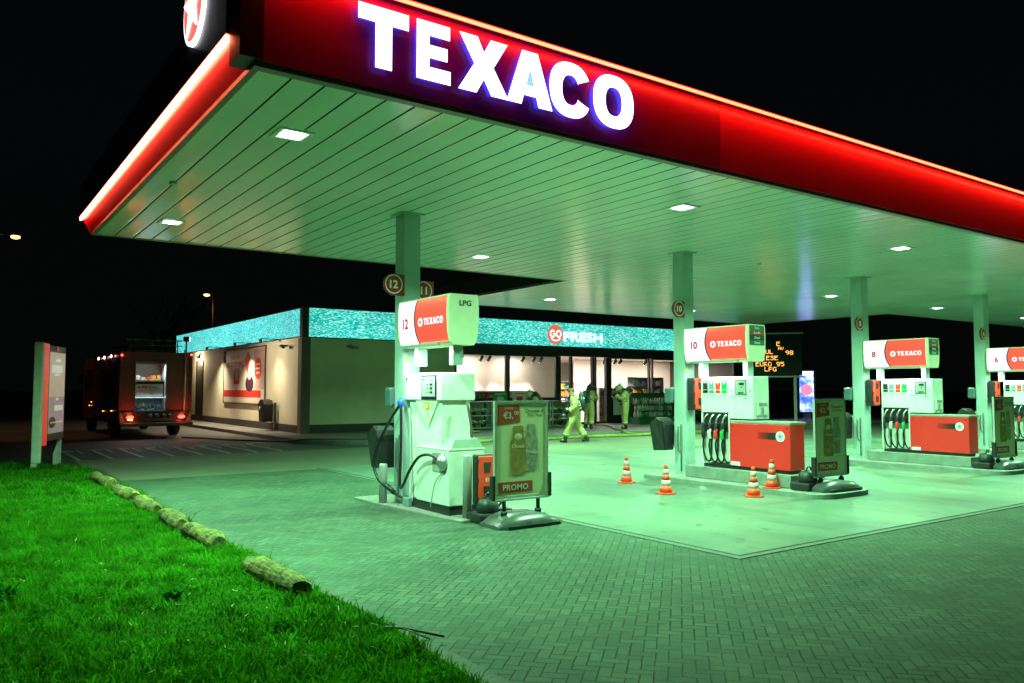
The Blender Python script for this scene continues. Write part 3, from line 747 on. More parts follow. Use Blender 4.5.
# ---- fuel pump 10
M['panel_green'] = mat('panel_white', (.72, .76, .70), .35, var=.04)
M['screen'] = mat('screen_glass', (.35, .42, .38), .12, var=.05)
M['tray'] = mat('tray_grey', (.30, .31, .28), .5)
def pump():
    X = 11.6; t = empty('fuel_pump', (11.82, 9.3, .30), 0, 'four nozzle fuel pump with a red lower cabinet, the one with cones in front', 'fuel pump', 'fuel pumps with red lower cabinets')
    # hose cabinet and electronics head
    MB().box(X, X+.43, 9.62, 10.27, 1.30, 1.95, .012).build('hose_cabinet', M['panel_green'], t)
    b = MB(); b.box(X+.12, X+.43, 9.62, 10.25, .38, 1.295); b.box(X, X+.12, 10.235, 10.27, .38, 1.295); b.box(X, X+.12, 9.615, 9.64, .38, 1.295); b.build('hose_bay', M['panel_green'], t)
    MB().box(X+.012, X+.115, 9.645, 10.232, .95, 1.29).build('nozzle_cradle', M['black_plastic'], t)
    hd = MB().box(X-.005, X+.43, 9.08, 9.614, 1.20, 1.955, .012).build('electronics_head', M['white_paint'], t)
    MB().box(X-.008, X-.0055, 9.09, 9.605, 1.598, 1.604).build('panel_seam', M['tray'], hd)
    b = MB()
    for y, z in ((9.56, 1.70), (9.14, 1.70), (9.24, 1.57)): b.cyl((X-.012, y, z), (X-.0055, y, z), .014, n=10)
    b.build('lock', M['black_plastic'], hd)
    fr = MB().box(X-.012, X-.0056, 9.22, 9.47, 1.62, 1.89, .004).build('display', M['navy'], t)
    MB().box(X-.0155, X-.0125, 9.235, 9.455, 1.635, 1.875).build('screen', M['screen'], fr)
    b = MB(); b.box(X-.018, X-.016, 9.27, 9.38, 1.80, 1.845); b.box(X-.018, X-.016, 9.31, 9.33, 1.75, 1.77); b.box(X-.018, X-.016, 9.28, 9.40, 1.65, 1.675)
    b.build('digits', M['black_print'], fr)
    # card terminal on the end that faces the road
    ct = MB().box(X+.10, X+.36, 9.064, 9.0795, 1.28, 1.52, .004).build('card_terminal', M['panel_green'], t)
    b = MB(); b.box(X+.13, X+.22, 9.058, 9.0635, 1.44, 1.49); b.box(X+.24, X+.34, 9.058, 9.0635, 1.445, 1.485)
    b.box(X+.19, X+.26, 9.058, 9.0635, 1.30, 1.41); b.box(X+.08, X+.15, 9.070, 9.079, 1.235, 1.26); b.box(X+.29, X+.37, 9.070, 9.079, 1.235, 1.26); b.build('keypad', M['tray'], ct)
    # grade labels
    for i, m_ in enumerate(('black_print', 'grey_label', 'orange_red', 'green_label')):
        y = 10.165-i*.148
        lb = MB().box(X-.006, X-.001, y-.055, y+.055, 1.66, 1.88).build('grade_label', M[m_], t)
        b = MB(); b.box(X-.009, X-.0065, y-.04, y+.04, 1.845, 1.865); b.box(X-.009, X-.0065, y-.05, y+.05, 1.712, 1.718)
        if i: b.prism([(y-.02, 1.82), (y+.02, 1.82), (y, 1.85)], 'x', X-.009, X-.0065)
        b.build('label_print', M['white_print'], lb)
    # nozzles with hoses
    cols_ = ('black_plastic', 'white_paint', 'orange_red', 'green_label')
    for i in range(4):
        y = 10.165-i*.148; x = X-.03
        b = MB(); b.box(x-.055, x+.035, y-.035, y+.035, 1.02, 1.10, .012); b.tube([(x-.03, y, 1.12), (x-.05, y, 1.02), (x-.045, y, .93), (x-.02, y, .86)], .027, n=8)
        nz = b.build('nozzle', M['black_plastic'], t)
        b = MB(); b.tube([(x-.035, y, 1.08), (x-.03, y-.01, 1.17), (x+.0, y-.035, 1.24), (x+.05, y-.045, 1.26)], .016, n=8); b.build('spout', M['steel'] , nz)
        b = MB(); b.tube([(x-.035, y, 1.00), (x-.056, y, .92), (x-.035, y, .82)], .034, n=8); b.build('grip_cover', M[cols_[i]], nz)
        b = MB(); b.tube([(x-.02, y, .86), (x-.045, y+.01, .70), (x-.03, y-.02, .50), (x-.01, y-.08, .41), (x+.06, y-.085, .46), (x+.11, y-.06, .75), (x+.13, y-.05, .95)], .017, n=7); b.build('hose', M['dark_rubber'], nz)
    # lower cabinet
    lc = MB().box(X-.01, X+.385, 8.34, 9.605, .362, 1.125, .01).build('lower_cabinet', M['red_paint'], t)
    MB().box(X-.015, X+.41, 8.325, 9.60, 1.128, 1.175, .008).build('cabinet_top', M['tray'], lc)
    b = MB()
    for i in range(12): b.box(X-.0145, X-.0115, 8.58+i*.034, 8.613+i*.034, .90, .99)
    # printed bar that fades away from the emblem: stripes thinning out
    b = MB()
    for i in range(26):
        y = 8.60+i*.0155; wv = .0155*max(.08, 1-(i/26)**1.3); b.box(X-.0145, X-.0115, y, y+wv, .87, .985)
    b.build('printed_bar', M['black_print'], lc)
    b = MB(); b.cyl((X-.018, 8.53, .928), (X-.0115, 8.53, .928), .088, n=32); em_ = b.build('emblem', M['white_print'], lc)
    MB().prism([(8.53-p[0], .928+p[1]) for p in star_pts(0, 0, .062, .42)], 'x', X-.022, X-.0185).build('star', M['grey_label'], em_)
    b = MB(); b.box(X-.0135, X-.0115, 9.38, 9.58, .375, .44); b.build('rating_plate', M['white_print'], lc)
    b = MB()
    for y, z in ((9.54, 1.07), (8.40, 1.07)): b.cyl((X-.014, y, z), (X-.009, y, z), .016, n=10)
    b.build('lock', M['black_plastic'], lc)
    MB().box(X+.02, X+.37, 8.40, 10.24, .30, .36).build('base_rail', M['black_plastic'], t)
    return t
p = pump()
repeat(p, 6.12, 'four nozzle fuel pump with a red lower cabinet and no cones, second from the right')
repeat(p, 12.22, 'fuel pump cut off by the right edge of the picture')

# ---- red glove dispenser boxes on the columns
def redbox(x0, y, z0, z1, lab, wd=.20, dp=.17):
    t = empty('red_dispenser', (x0+.1, y, z0), 0, lab, 'dispenser box', 'red boxes with two windows')
    MB().box(x0-.01, x0+wd+.01, y, y+dp, z0, z1, .02).build('case', M['black_plastic'], t)
    ft = MB().box(x0+.005, x0+wd-.005, y-.035, y-.001, z0+.02, z1-.02, .012).build('door', M['orange_red'], t)
    b = MB(); zc = (z0+z1)/2; q = (z1-z0)*.24
    for zz in (zc-q, zc+q): b.prism([(x0+wd*.32, zz-.07), (x0+wd*.66, zz-.07), (x0+wd*.72, zz+.07), (x0+wd*.28, zz+.07)], 'y', y-.039, y-.0355)
    b.build('window', M['black_plastic'], ft)
    b = MB()
    for zz in (z0+.08, zc, z1-.08): b.box(x0-.016, x0+.004, y-.03, y+.0, zz-.02, zz+.02)
    b.build('hinge', M['black_plastic'], t)
    return t
r_ = redbox(11.72, 10.55, 1.33, 1.95, 'red dispenser box on the column with the cones in front', wd=.26)
repeat(r_, 6.12, 'red dispenser box on the third column from the left'); repeat(r_, 12.22, 'red dispenser box on the rightmost column')
rb = redbox(5.84, 9.06, .20, .86, 'red box with two dark windows, low at the end of the LPG pump', wd=.27, dp=.12)
b = MB(); put_text(b, 'E1', (5.975, 9.02, .53), FRONT, .05, bold=.01)
for ch in rb.children:
    if ch.name.startswith('door'): b.build('marking', M['white_print'], ch)

# ---- bins and towel dispensers behind the columns
def bin_(dx):
    t = empty('waste_bin', (11.40, 11.0, .5), 0, None, 'waste bin', 'dark waste bins hung beside the columns')
    b = MB(); pr = [(11.13, .54), (11.45, .52), (11.47, 1.0), (11.43, 1.10), (11.35, 1.17), (11.23, 1.17), (11.15, 1.10), (11.11, 1.0)]
    n = len(pr); x0, x1, tx = 11.44, 11.80, .07
    vs = [(x0+(tx if z < .6 else 0)+(.05 if z > 1.15 else 0), y, z) for y, z in pr]+[(x1-(tx*.5 if z < .6 else 0)-(.05 if z > 1.15 else 0), y, z) for y, z in pr]
    b._add(vs, [tuple(range(n))[::-1], tuple(range(n, 2*n))]+[(i, (i+1) % n, n+(i+1) % n, n+i) for i in range(n)])
    bmesh.ops.bevel(b.bm, geom=list(b.bm.edges), offset=.012, segments=2, affect='EDGES')
    b.build('bucket', M['black_plastic'], t)
    b = MB(); b.box(11.52, 11.74, 11.10, 11.112, .96, 1.04); b.build('slot', M['dark_rubber'], t)
    MB().box(11.76, 11.82, 11.045, 11.12, .6, 1.1).build('bracket', M['grey_metal'], t)
    return t
t = bin_(0); t['label'] = 'dark waste bin left of the second column, behind the farthest cone'
repeat(t, 6.12, 'dark waste bin left of the third column, behind a promotion board'); repeat(t, 12.22, 'dark waste bin left of the rightmost column')
repeat(t, -6.08, 'dark waste bin behind the hose of the LPG pump')
def towel():
    t = empty('towel_dispenser', (11.6, 11.1, 1.4), 0, 'towel dispenser above the bin on the second column from the left', 'dispenser', 'towel dispensers on the columns')
    M['towel_plastic'] = mat('towel_plastic', (.08, .15, .15), .35)
    MB().box(11.62, 11.86, 11.05, 11.24, 1.46, 1.76, .03).build('case', M['towel_plastic'], t)
    MB().box(11.66, 11.80, 11.04, 11.049, 1.48, 1.51).build('outlet', M['black_plastic'], t)
    return t
t = towel()
repeat(t, 6.12, 'towel dispenser above the bin on the third column from the left'); repeat(t, 12.22, 'towel dispenser above the bin on the rightmost column'); repeat(t, -6.08, 'towel dispenser left of the nearest column')

# ---- number discs on the columns
def number_sign(x, y, z, num, lab):
    t = empty('number_sign', (x, y, z), 0, lab, 'number sign', 'round number signs on the columns')
    MB().box(x-.03, x+.21, y, y+.02, z-.16, z+.16, .004).build('plate', M['brown_plate'], t)
    b = MB(); b.cyl((x, y-.055, z), (x, y-.005, z), .155, n=36); d = b.build('disc', M['brown_plate'], t)
    b = MB(); N = 40
    for r0, r1 in ((.128, .143),):
        vs = [(x+r*math.cos(2*math.pi*i/N), y-.058, z+r*math.sin(2*math.pi*i/N)) for r in (r0, r1) for i in range(N)]
        b._add(vs, [(i, (i+1) % N, N+(i+1) % N, N+i) for i in range(N)])
    heavy_text(b, num, (x, y-.058, z), FRONT, .125, fat=.006); b.build('print', M['pale_print'], d)
M['pale_print'] = mat('pale_print', (.92, .86, .80), .5, var=.02)
W = {'12': 'twelve', '11': 'eleven', '10': 'ten', '9': 'nine', '8': 'eight', '7': 'seven', '6': 'six', '5': 'five'}; W2 = {'12': 'leftmost', '10': 'second', '8': 'third', '6': 'rightmost'}
for cx_, a, c, dz in ((5.75, '12', '11', 0), (11.83, '10', '9', -.02), (17.95, '8', '7', -.02), (24.05, '6', '5', -.02)):
    number_sign(cx_-.345, 10.74, 3.29+dz, a, f'round sign reading {W[a]} on the left side of the {W2[a]} column')
    number_sign(cx_+(.33 if a == '12' else .23), 11.045, 3.27+dz, c, f'round sign reading {W[c]}, half hidden behind the {W2[a]} column')
# pictogram stickers and warning triangle
def stickers(cx_, lab):
    t = empty('pictogram_stickers', (cx_, 10.75, 2), 0, lab, 'stickers', 'safety stickers on the columns')
    for z in (2.78, 2.60, 2.42):
        b = MB(); N = 24; vs = [(cx_-.07+r*math.cos(2*math.pi*i/N), 10.7575, z+r*math.sin(2*math.pi*i/N)) for r in (.05, .066) for i in range(N)]
        b._add(vs, [(i, (i+1) % N, N+(i+1) % N, N+i) for i in range(N)]); b.box(cx_-.11, cx_-.03, 10.756, 10.7585, z-.008, z+.008); b.box(cx_-.09, cx_-.05, 10.755, 10.7557, z-.03, z+.03)
        b.build('pictogram', M['white_print'], t)
    MB().prism([(cx_-.11, 2.06), (cx_-.03, 2.06), (cx_-.07, 2.13)], 'y', 10.754, 10.7585).build('triangle', M['yellow_sticker'], t)
    MB().prism([(cx_-.13, 2.26), (cx_-.04, 2.26), (cx_-.02, 2.29), (cx_-.10, 2.28)], 'y', 10.754, 10.7585).build('arrow', M['white_print'], t)
stickers(11.83, 'three round pictograms and a triangle on the second column'); stickers(17.95, 'three round pictograms and a triangle on the third column'); stickers(24.05, 'three round pictograms and a triangle on the rightmost column')
t = empty('pictogram_stickers', (5.75, 10.75, 2), 0, 'small yellow sticker high on the nearest column', 'stickers', 'safety stickers on the columns')
MB().prism([(5.64, 2.17), (5.71, 2.17), (5.675, 2.235)], 'y', 10.754, 10.7585).build('triangle', M['yellow_sticker'], t)

# ---- LPG pump 12
M['terminal_grey'] = mat('terminal_grey', (.30, .36, .32), .4)
t = empty('lpg_pump', (5.87, 10.0, .034), 0, 'pale LPG pump with a long looping hose, nearest the camera', 'fuel pump')
X = 5.6
hd = MB().box(X, X+.56, 9.62, 10.70, 1.575, 1.965, .014).build('head', M['white_paint'], t)
b = MB(); b.box(X-.004, X-.0005, 9.63, 10.69, 1.93, 1.935); b.box(X-.004, X-.0005, 10.30, 10.304, 1.585, 1.925); b.build('panel_seam', M['tray'], hd)
b = MB(); b.cyl((X-.012, 10.62, 1.88), (X, 10.62, 1.88), .018, n=12); b.build('lock', M['black_plastic'], hd)
fr = MB().box(X-.014, X-.001, 9.735, 10.165, 1.595, 1.925, .005).build('display', M['navy'], t)
MB().box(X-.018, X-.0145, 9.76, 10.14, 1.63, 1.91).build('screen', M['screen'], fr)
b = MB()
for z in (1.80, 1.745, 1.69): b.box(X-.0205, X-.0185, 9.83, 9.90, z-.014, z+.014); b.box(X-.0205, X-.0185, 9.94, 9.985, z-.005, z+.005)
b.box(X-.0205, X-.0185, 9.83, 9.90, 1.855, 1.861); b.build('digits', M['black_print'], fr)
b = MB(); b.box(X-.0205, X-.0185, 10.06, 10.10, 1.865, 1.885); b.build('badge', M['green_label'], fr)
# body: tapered pedestal with the V of shade modelled on its front
b = MB()
b.box(X+.04, X+.50, 9.66, 10.60, .16, 1.57, .01)
b.build('pedestal', M['white_paint'], t)
b = MB()   # hollow wedge shaped after the V of shade below the head
b._add([(X+.005, 9.72, 1.572), (X+.005, 10.36, 1.572), (X+.032, 10.04, 1.18), (X+.037, 9.72, 1.572), (X+.037, 10.36, 1.572)], [(0,1,2), (0,2,3), (1,4,2)])
b.build('shade_wedge', M['cream_panel'], t)
MB().box(X-.0, X+.004, 9.965, 10.055, 1.46, 1.545).build('warning_sticker', M['orange_sticker'], t)
lb = MB().box(X-.02, X+.55, 9.36, 10.27, .16, .90, .012).build('lower_housing', M['white_paint'], t)
MB().box(X-.023, X+.553, 9.355, 10.273, .903, .925, .004).build('housing_lid', M['white_paint'], lb)
MB().box(X+.0, X+.54, 9.38, 10.58, .034, .158).build('base_rail', M['black_plastic'], t)
# recessed nozzle cup
b = MB(); b.box(X-.028, X-.0205, 9.47, 9.80, .60, .86, .003); b.build('nozzle_recess', M['tray'], lb)
b = MB(); b.lathe([(.0, 0), (.10, .0), (.115, -.015), (.115, -.03), (.07, -.055), (.045, -.09), (.03, -.09)], c=(X-.03, 9.50, .74), n=20, axis='x')
nz = b.build('filling_nozzle', M['steel'], t)
b = MB()
for i in range(5):
    a = 2*math.pi*i/5+.3; b.cyl((X-.055, 9.50+.072*math.cos(a), .74+.072*math.sin(a)), (X-.043, 9.50+.072*math.cos(a), .74+.072*math.sin(a)), .022, n=10)
b.build('holes', M['black_plastic'], nz)
# sloping card terminal on the lid
b = MB(); vs = [(X+.02, 9.37, .927), (X+.54, 9.37, .927), (X+.54, 9.70, .927), (X+.02, 9.70, .927), (X+.09, 9.40, 1.05), (X+.47, 9.40, 1.05), (X+.47, 9.68, 1.07), (X+.09, 9.68, 1.07)]
b._add(vs, [(0,3,2,1),(4,5,6,7),(0,1,5,4),(1,2,6,5),(2,3,7,6),(3,0,4,7)]); ct = b.build('card_terminal', M['terminal_grey'], t)
b = MB(); b._add([(X+.031, 9.42, .945), (X+.031, 9.56, .945), (X+.083, 9.56, 1.038), (X+.083, 9.42, 1.033)], [(0,1,2,3)]); b.build('keypad', M['black_plastic'], ct)
# hose: from the blue holder down in a loop and back to the cup
b = MB(); b.ell((X-.06, 10.70, 1.53), (.05, .055, .07)); b.build('hose_holder', M['blue_plastic'], t)
b = MB(); b.tube([(X-.06, 9.53, .76), (X-.10, 9.75, .83), (X-.12, 10.02, .78), (X-.12, 10.28, .58), (X-.115, 10.48, .36), (X-.11, 10.585, .30), (X-.10, 10.62, .42), (X-.08, 10.64, .8), (X-.07, 10.66, 1.2), (X-.06, 10.69, 1.5)], .021, n=8, sub=6)
b.tube([(X-.06, 10.70, 1.52), (X-.14, 10.90, 1.25), (X-.22, 11.12, .90), (X-.25, 11.20, .62), (X-.22, 11.08, .38), (X-.12, 10.86, .22)], .021, n=8, sub=6)
b.build('hose', M['dark_rubber'], t)
b = MB(); b.cyl((X-.16, 10.97, .31), (X-.09, 10.82, .20), .036, n=12); b.tube([(X-.10, 10.84, .21), (X-.04, 10.72, .15), (X+.02, 10.60, .15)], .022); b.build('breakaway_coupling', M['black_plastic'], t)
b = MB(); b.box(X-.06, X+.10, 10.44, 10.62, .034, .16, .015); b.build('hose_box', M['blue_grey'] if 'blue_grey' in M else M['grey_label'], t)
b = MB(); b.tube([(X-.02, 10.50, 1.45), (X-.025, 10.47, .9), (X-.03, 10.40, .3), (X-.03, 10.36, .12)], .008, n=6); b.tube([(X-.03, 9.50, .62), (X-.06, 9.66, .46), (X-.06, 9.76, .2), (X-.05, 9.80, .11)], .009, n=6); b.build('cable', M['grey_metal'], t)
b = MB(); b.box(6.05, 6.20, 9.93, 10.05, .95, 1.56); b.tube([(5.98, 9.55, 1.56), (6.02, 9.50, 1.2), (6.03, 9.5, 1.05)], .018); b.build('rear_pipe', M['dark_trim'], t)

def bollard(x, y, z0, h, lab):
    b = MB(); b.lathe([(.0, 0), (.062, 0), (.062, h-.02), (.055, h), (.0, h)], c=(x, y, z0), n=20)
    o = b.build('bollard', M['grey_metal'], at=(x, y, z0)); tag(o, lab, 'bollard', 'short steel bollards by the LPG pump')
bollard(5.44, 11.05, .034, .58, 'short steel bollard left of the nearest column')
bollard(5.72, 9.12, .034, .83, 'steel bollard in front of the LPG pump beside the red box')

# ---- promo boards on water-filled bases
M['poster'] = mat('poster_print', (.80, .76, .46), .35, var=.08, scale=2)
M['poster_red'] = mat('poster_red', (.55, .08, .05), .4)
M['poster_brown'] = mat('poster_brown', (.45, .27, .08), .45, var=.35, scale=12)
M['poster_bottle'] = mat('poster_bottle', (.40, .36, .28), .4, var=.5, scale=18)
M['alu'] = mat('aluminium', (.62, .64, .60), .35, metal=.6)
M['base_plastic'] = mat('base_plastic', (.075, .085, .08), .28, var=.2)
def promo(x0, x1, y, zb, zg, lab, detail=True):
    """board face towards the road"""
    t = empty('promo_board', ((x0+x1)/2, y, zg), 0, lab, 'advertising board', 'promotion boards on domed bases')
    z0 = zb; z1 = zb+1.24; w_ = x1-x0
    b = MB(); f = .03
    b.box(x0, x1, y-.02, y+.02, z0, z0+f); b.box(x0, x1, y-.02, y+.02, z1-f, z1); b.box(x0, x0+f, y-.02, y+.02, z0+f, z1-f); b.box(x1-f, x1, y-.02, y+.02, z0+f, z1-f)
    b.build('frame', M['alu'], t)
    ps = MB().box(x0+f, x1-f, y-.012, y+.012, z0+f, z1-f).build('poster', M['poster'], t)
    yy = y-.0145; cx_ = (x0+x1)/2
    b = MB(); b.prism([(x0+.05, z1-.30), (x0+.36*w_+.09, z1-.27), (x0+.36*w_+.08, z1-.055), (x0+.055, z1-.065)], 'y', yy, yy+.002); b.build('price_patch', M['poster_red'], ps); b = MB(); b.prism([(x0+.06, z0+.07), (x0+.70*w_, z0+.07), (x0+.70*w_, z0+.21), (x0+.06, z0+.21)], 'y', yy, yy+.002); b.build('promo_patch', M['poster_red'], ps)
    b = MB(); put_text(b, '€3,', (x0+.21, yy-.002, z1-.19), FRONT, .10, bold=.02); put_text(b, '00', (x0+.34, yy-.002, z1-.155), FRONT, .05, bold=.02)
    put_text(b, '2 VOOR', (x0+.22, yy-.002, z1-.095), FRONT, .028, bold=.01)
    put_text(b, 'PROMO', (x0+.36*w_+.02, yy-.002, z0+.14), FRONT, .075, width=.40, bold=.02); b.build('white_text', M['poster_pale'], ps)
    b = MB(); put_text(b, 'Chocomel of', (x1-.22, yy, z1-.13), FRONT, .045, width=.29, bold=.015); put_text(b, 'Fristi flesje', (x1-.21, yy, z1-.19), FRONT, .042, width=.24, bold=.01); b.build('dark_text', M['black_print'], ps)
    def bottle(bx, wd, h, zb_):
        return [(bx-wd/2, zb_+.03), (bx-wd/2+.03, zb_), (bx+wd/2-.03, zb_), (bx+wd/2, zb_+.03), (bx+wd/2, zb_+h*.66), (bx+wd*.36, zb_+h*.76), (bx+wd*.34, zb_+h*.95), (bx+wd*.28, zb_+h), (bx-wd*.28, zb_+h), (bx-wd*.34, zb_+h*.95), (bx-wd*.36, zb_+h*.76), (bx-wd/2, zb_+h*.66)]
    MB().prism(bottle(cx_-.06, .25, .62, z0+.30), 'y', yy-.001, yy+.001).build('bottle_picture', M['poster_brown'], ps)
    MB().prism(bottle(cx_+.15, .21, .60, z0+.34), 'y', yy-.0005, yy+.0015).build('bottle_picture', M['poster_bottle'], ps)
    b = MB(); put_text(b, 'Choco', (cx_-.06, yy-.003, z0+.66), FRONT, .05, width=.2, bold=.02); put_text(b, 'Fristi', (cx_+.15, yy-.003, z0+.58), FRONT, .05, width=.17, bold=.02)
    b.ell((cx_-.06, yy, z0+.78), (.07, .002, .05)); b.build('bottle_label', M['poster_pale'], ps)
    for s_ in (-1, 1):
        xx = cx_+s_*.27
        b = MB(); b.cyl((xx, y+.0, zg+.10), (xx, y, z0+.01), .026, n=12); b.build('post', M['black_plastic'], t)
        xs = x0-.022 if s_ < 0 else x1+.022
        b = MB(); b.box(xs-.02, xs+.02, y-.04, y+.04, z0-.01, z0+.30, .006); b.build('bracket', M['black_plastic'], t)
    b = MB(); b.box(x0-.02, x1+.02, y-.03, y+.03, z0-.028, z0-.002, .005); b.build('bottom_rail', M['alu'], t)
    # domed base
    N = 20; L = .50; vs = []; D = .30
    for i in range(N+1):
        a = -1+2*i/N; x = cx_+a*L; hh = .115*(1-abs(a)**3.0)+.045; d = D*(.72+.28*(1-a**4))
        vs += [(x, y-d, zg+.0), (x, y-d, zg+.03+hh*.15), (x, y-d*.72, zg+hh), (x, y+d*.72, zg+hh), (x, y+d, zg+.03+hh*.15), (x, y+d, zg)]
    b = MB(); b._add(vs, [(6*i+k, 6*i+k+1, 6*(i+1)+k+1, 6*(i+1)+k) for i in range(N) for k in range(5)], True); b._add(vs[:6], [tuple(range(6))]); b._add(vs[-6:], [tuple(range(6))])
    bs = b.build('base', M['base_plastic'], t)
    b = MB(); b.box(cx_-.40, cx_+.40, y-D-.006, y-D+.03, zg+.004, zg+.05, .01); b.build('skirt', M['black_plastic'], bs)
    b = MB()
    for s_ in (-1, 1): b.cyl((cx_+s_*.27, y, zg+.12), (cx_+s_*.27, y, zg+.19), .045, n=12)
    b.build('socket', M['black_plastic'], bs)
    return t
M['poster_pale'] = mat('poster_pale', (.80, .72, .55), .5)
promo(5.70, 6.55, 8.46, .345, 0.0, 'large dim promotion board with two bottles, nearest the camera in front of the LPG pump')
q = promo(11.56, 12.36, 7.84, .33, .086, 'promotion board standing right of the cones')
q.rotation_euler.z = R(-3)
repeat(q, 6.18, 'narrow looking promotion board near the right edge of the picture')

# ---- black service buckets (squeegee and watering can)
M['can_green'] = mat('can_green', (.012, .022, .018), .45)
def bucket(x, y, z, lab):
    t = empty('service_bucket', (x, y, z), 0, lab, 'service bucket', 'black washing buckets at the island ends')
    b = MB(); b.box(x-.24, x+.20, y-.16, y+.20, z, z+.13, .025); b.build('crate', M['black_plastic'], t)
    b = MB(); b.lathe([(.0, 0), (.14, 0), (.15, .10), (.12, .19), (.05, .22), (.0, .22)], c=(x-.03, y, z+.10), n=18); can = b.build('watering_can', M['can_green'], t)
    b = MB(); b.tube([(x-.10, y-.02, z+.28), (x-.06, y-.02, z+.37), (x+.04, y, z+.37), (x+.08, y, z+.29)], .014); b.build('handle', M['can_green'], can)
    b = MB(); b.tube([(x+.08, y, z+.16), (x+.17, y, z+.22), (x+.24, y, z+.34)], .018); b.build('spout', M['can_green'], can)
    b = MB(); b.box(x+.10, x+.34, y-.12, y+.14, z, z+.12, .02); b.box(x+.13, x+.31, y-.09, y+.11, z+.12, z+.16, .01); b.build('wash_tub', M['dark_rubber'], t)
    b = MB(); b.cyl((x+.20, y, z+.12), (x+.30, y+.05, z+.42), .010, n=8); b.box(x+.24, x+.37, y+.03, y+.07, z+.41, z+.44); b.build('squeegee', M['steel'], t)
    return t
bucket(5.90, 8.86, .0, 'black service bucket at the foot of the nearest promotion board')
k_ = bucket(11.62, 8.02, .086, 'black service bucket with watering can between the red cabinet and the promotion board')
repeat(k_, 6.14, 'black service bucket near the promotion board at the right edge')

# ---- traffic cones
M['cone_orange'] = mat('cone_orange', (.95, .085, .03), .45, var=.08)
M['cone_white'] = mat('cone_white', (.70, .55, .50), .4, var=.1)
def cone():
    t = empty('traffic_cone', (0, 0, 0), 0, None, 'traffic cone', 'orange and white traffic cones')
    b = MB(); b.prism([(-.14, -.10), (-.10, -.14), (.10, -.14), (.14, -.10), (.14, .10), (.10, .14), (-.10, .14), (-.14, .10)], 'z', 0, .022, .006); b.build('foot', M['cone_orange'], t)
    H = .47; rad = lambda z: .105-(.105-.026)*(z-.022)/(H-.022)
    for k, (a, c, m_) in enumerate(((.022, .13, 'cone_orange'), (.13, .225, 'cone_white'), (.225, .315, 'cone_orange'), (.315, .405, 'cone_white'), (.405, H, 'cone_orange'))):
        pr = [(rad(a), a), (rad(c), c)]
        if k == 4: pr += [(rad(c)*.7, c+.004), (.0, c+.004)]
        b = MB(); b.lathe([(0, a)]+pr if k else [(0, a)]+pr, n=24); b.build('body' if m_ == 'cone_orange' else 'reflective_band', M[m_], t)
    return t
c0 = cone(); spots = [(10.36, 10.99, 'cone farthest left, alone in front of the shop', 0, .5), (9.82, 9.48, 'second cone from the left, left of column 10', 0, .2),
    (10.72, 8.42, 'cone in front of the red cabinet, nearest the camera', 0, .9), (11.60, 8.88-.05, 'cone leaning close against the kerb beside the red cabinet', 0, .3)]
spots[3] = (11.33, 8.52, spots[3][2].replace('leaning ', ''), .08, .3)
for i, (x, y, lab, z, rz) in enumerate(spots):
    c = c0 if i == 0 else copy_tree(c0, 0); c.location = (x, y, .006+z); c.rotation_euler.z = rz; c['label'] = 'orange and white ' + lab
# ------------------------------------------------------------------ shop
def teal_material(name, c0, c1, s, rot):
    m, nt, b = nodes(name); t = nt.nodes.new("ShaderNodeTexCoord")
    mp = nt.nodes.new("ShaderNodeMapping"); mp.inputs['Rotation'].default_value = rot; mp.inputs['Scale'].default_value = (11, 11, 34)
    nt.links.new(t.outputs['Object'], mp.inputs[0])
    f = noise(nt, 1.0, 2, .5, vec=mp.outputs[0])
    g = noise(nt, .35, 2)
    a = ramp(nt, f, [(.40, c0), (.47, c1), (.53, c1), (.62, (.42, .92, .84))])
    bb = ramp(nt, g, [(.3, (.75, .75, .75)), (.7, (1.1, 1.1, 1.1))])
    x = nt.nodes.new("ShaderNodeMix"); x.data_type = 'RGBA'; x.blend_type = 'MULTIPLY'; x.inputs[0].default_value = 1
    nt.links.new(a, x.inputs[6]); nt.links.new(bb, x.inputs[7])
    nt.links.new(x.outputs[2], b.inputs['Emission Color']); b.inputs['Emission Strength'].default_value = s
    b.inputs['Base Color'].default_value = (.02, .10, .10, 1); b.inputs['Roughness'].default_value = .3
    return m
M['teal_front'] = teal_material('teal_fascia', (.0, .36, .30), (.02, .62, .52), 1.2, (0, R(40), 0))
M['teal_side'] = teal_material('teal_side_fascia', (.01, .42, .42), (.05, .68, .68), 1.2, (R(40), 0, 0))
M['go_red'] = emis('go_red', (.85, .16, .09), 1.0)
M['fresh_white'] = emis('fresh_white', (.70, .95, .90), 1.25)
M['wall_cream'] = mat('wall_render', (.80, .76, .55), .75, var=.10, scale=.9, bump=.15, bscale=25)
M['wall_plinth'] = mat('wall_plinth', (.055, .05, .045), .7)
M['frame_dark'] = mat('frame_dark', (.022, .026, .024), .4)
M['int_white'] = mat('interior_wall', (.74, .66, .58), .6, var=.04)
M['int_floor'] = mat('interior_floor', (.35, .34, .32), .3)
def glass_material():
    m = bpy.data.materials.new('window_glass'); m.use_nodes = True; nt = m.node_tree
    nt.nodes.remove(nt.nodes["Principled BSDF"]); out = nt.nodes["Material Output"]
    tr = nt.nodes.new("ShaderNodeBsdfTransparent"); gl = nt.nodes.new("ShaderNodeBsdfGlossy"); gl.inputs['Roughness'].default_value = .03
    tr.inputs[0].default_value = (.90, .95, .92, 1)
    fr = nt.nodes.new("ShaderNodeFresnel"); fr.inputs[0].default_value = 1.5; mx = nt.nodes.new("ShaderNodeMixShader")
    nt.links.new(fr.outputs[0], mx.inputs[0]); nt.links.new(tr.outputs[0], mx.inputs[1]); nt.links.new(gl.outputs[0], mx.inputs[2]); nt.links.new(mx.outputs[0], out.inputs[0])
    return m
M['glass'] = glass_material()

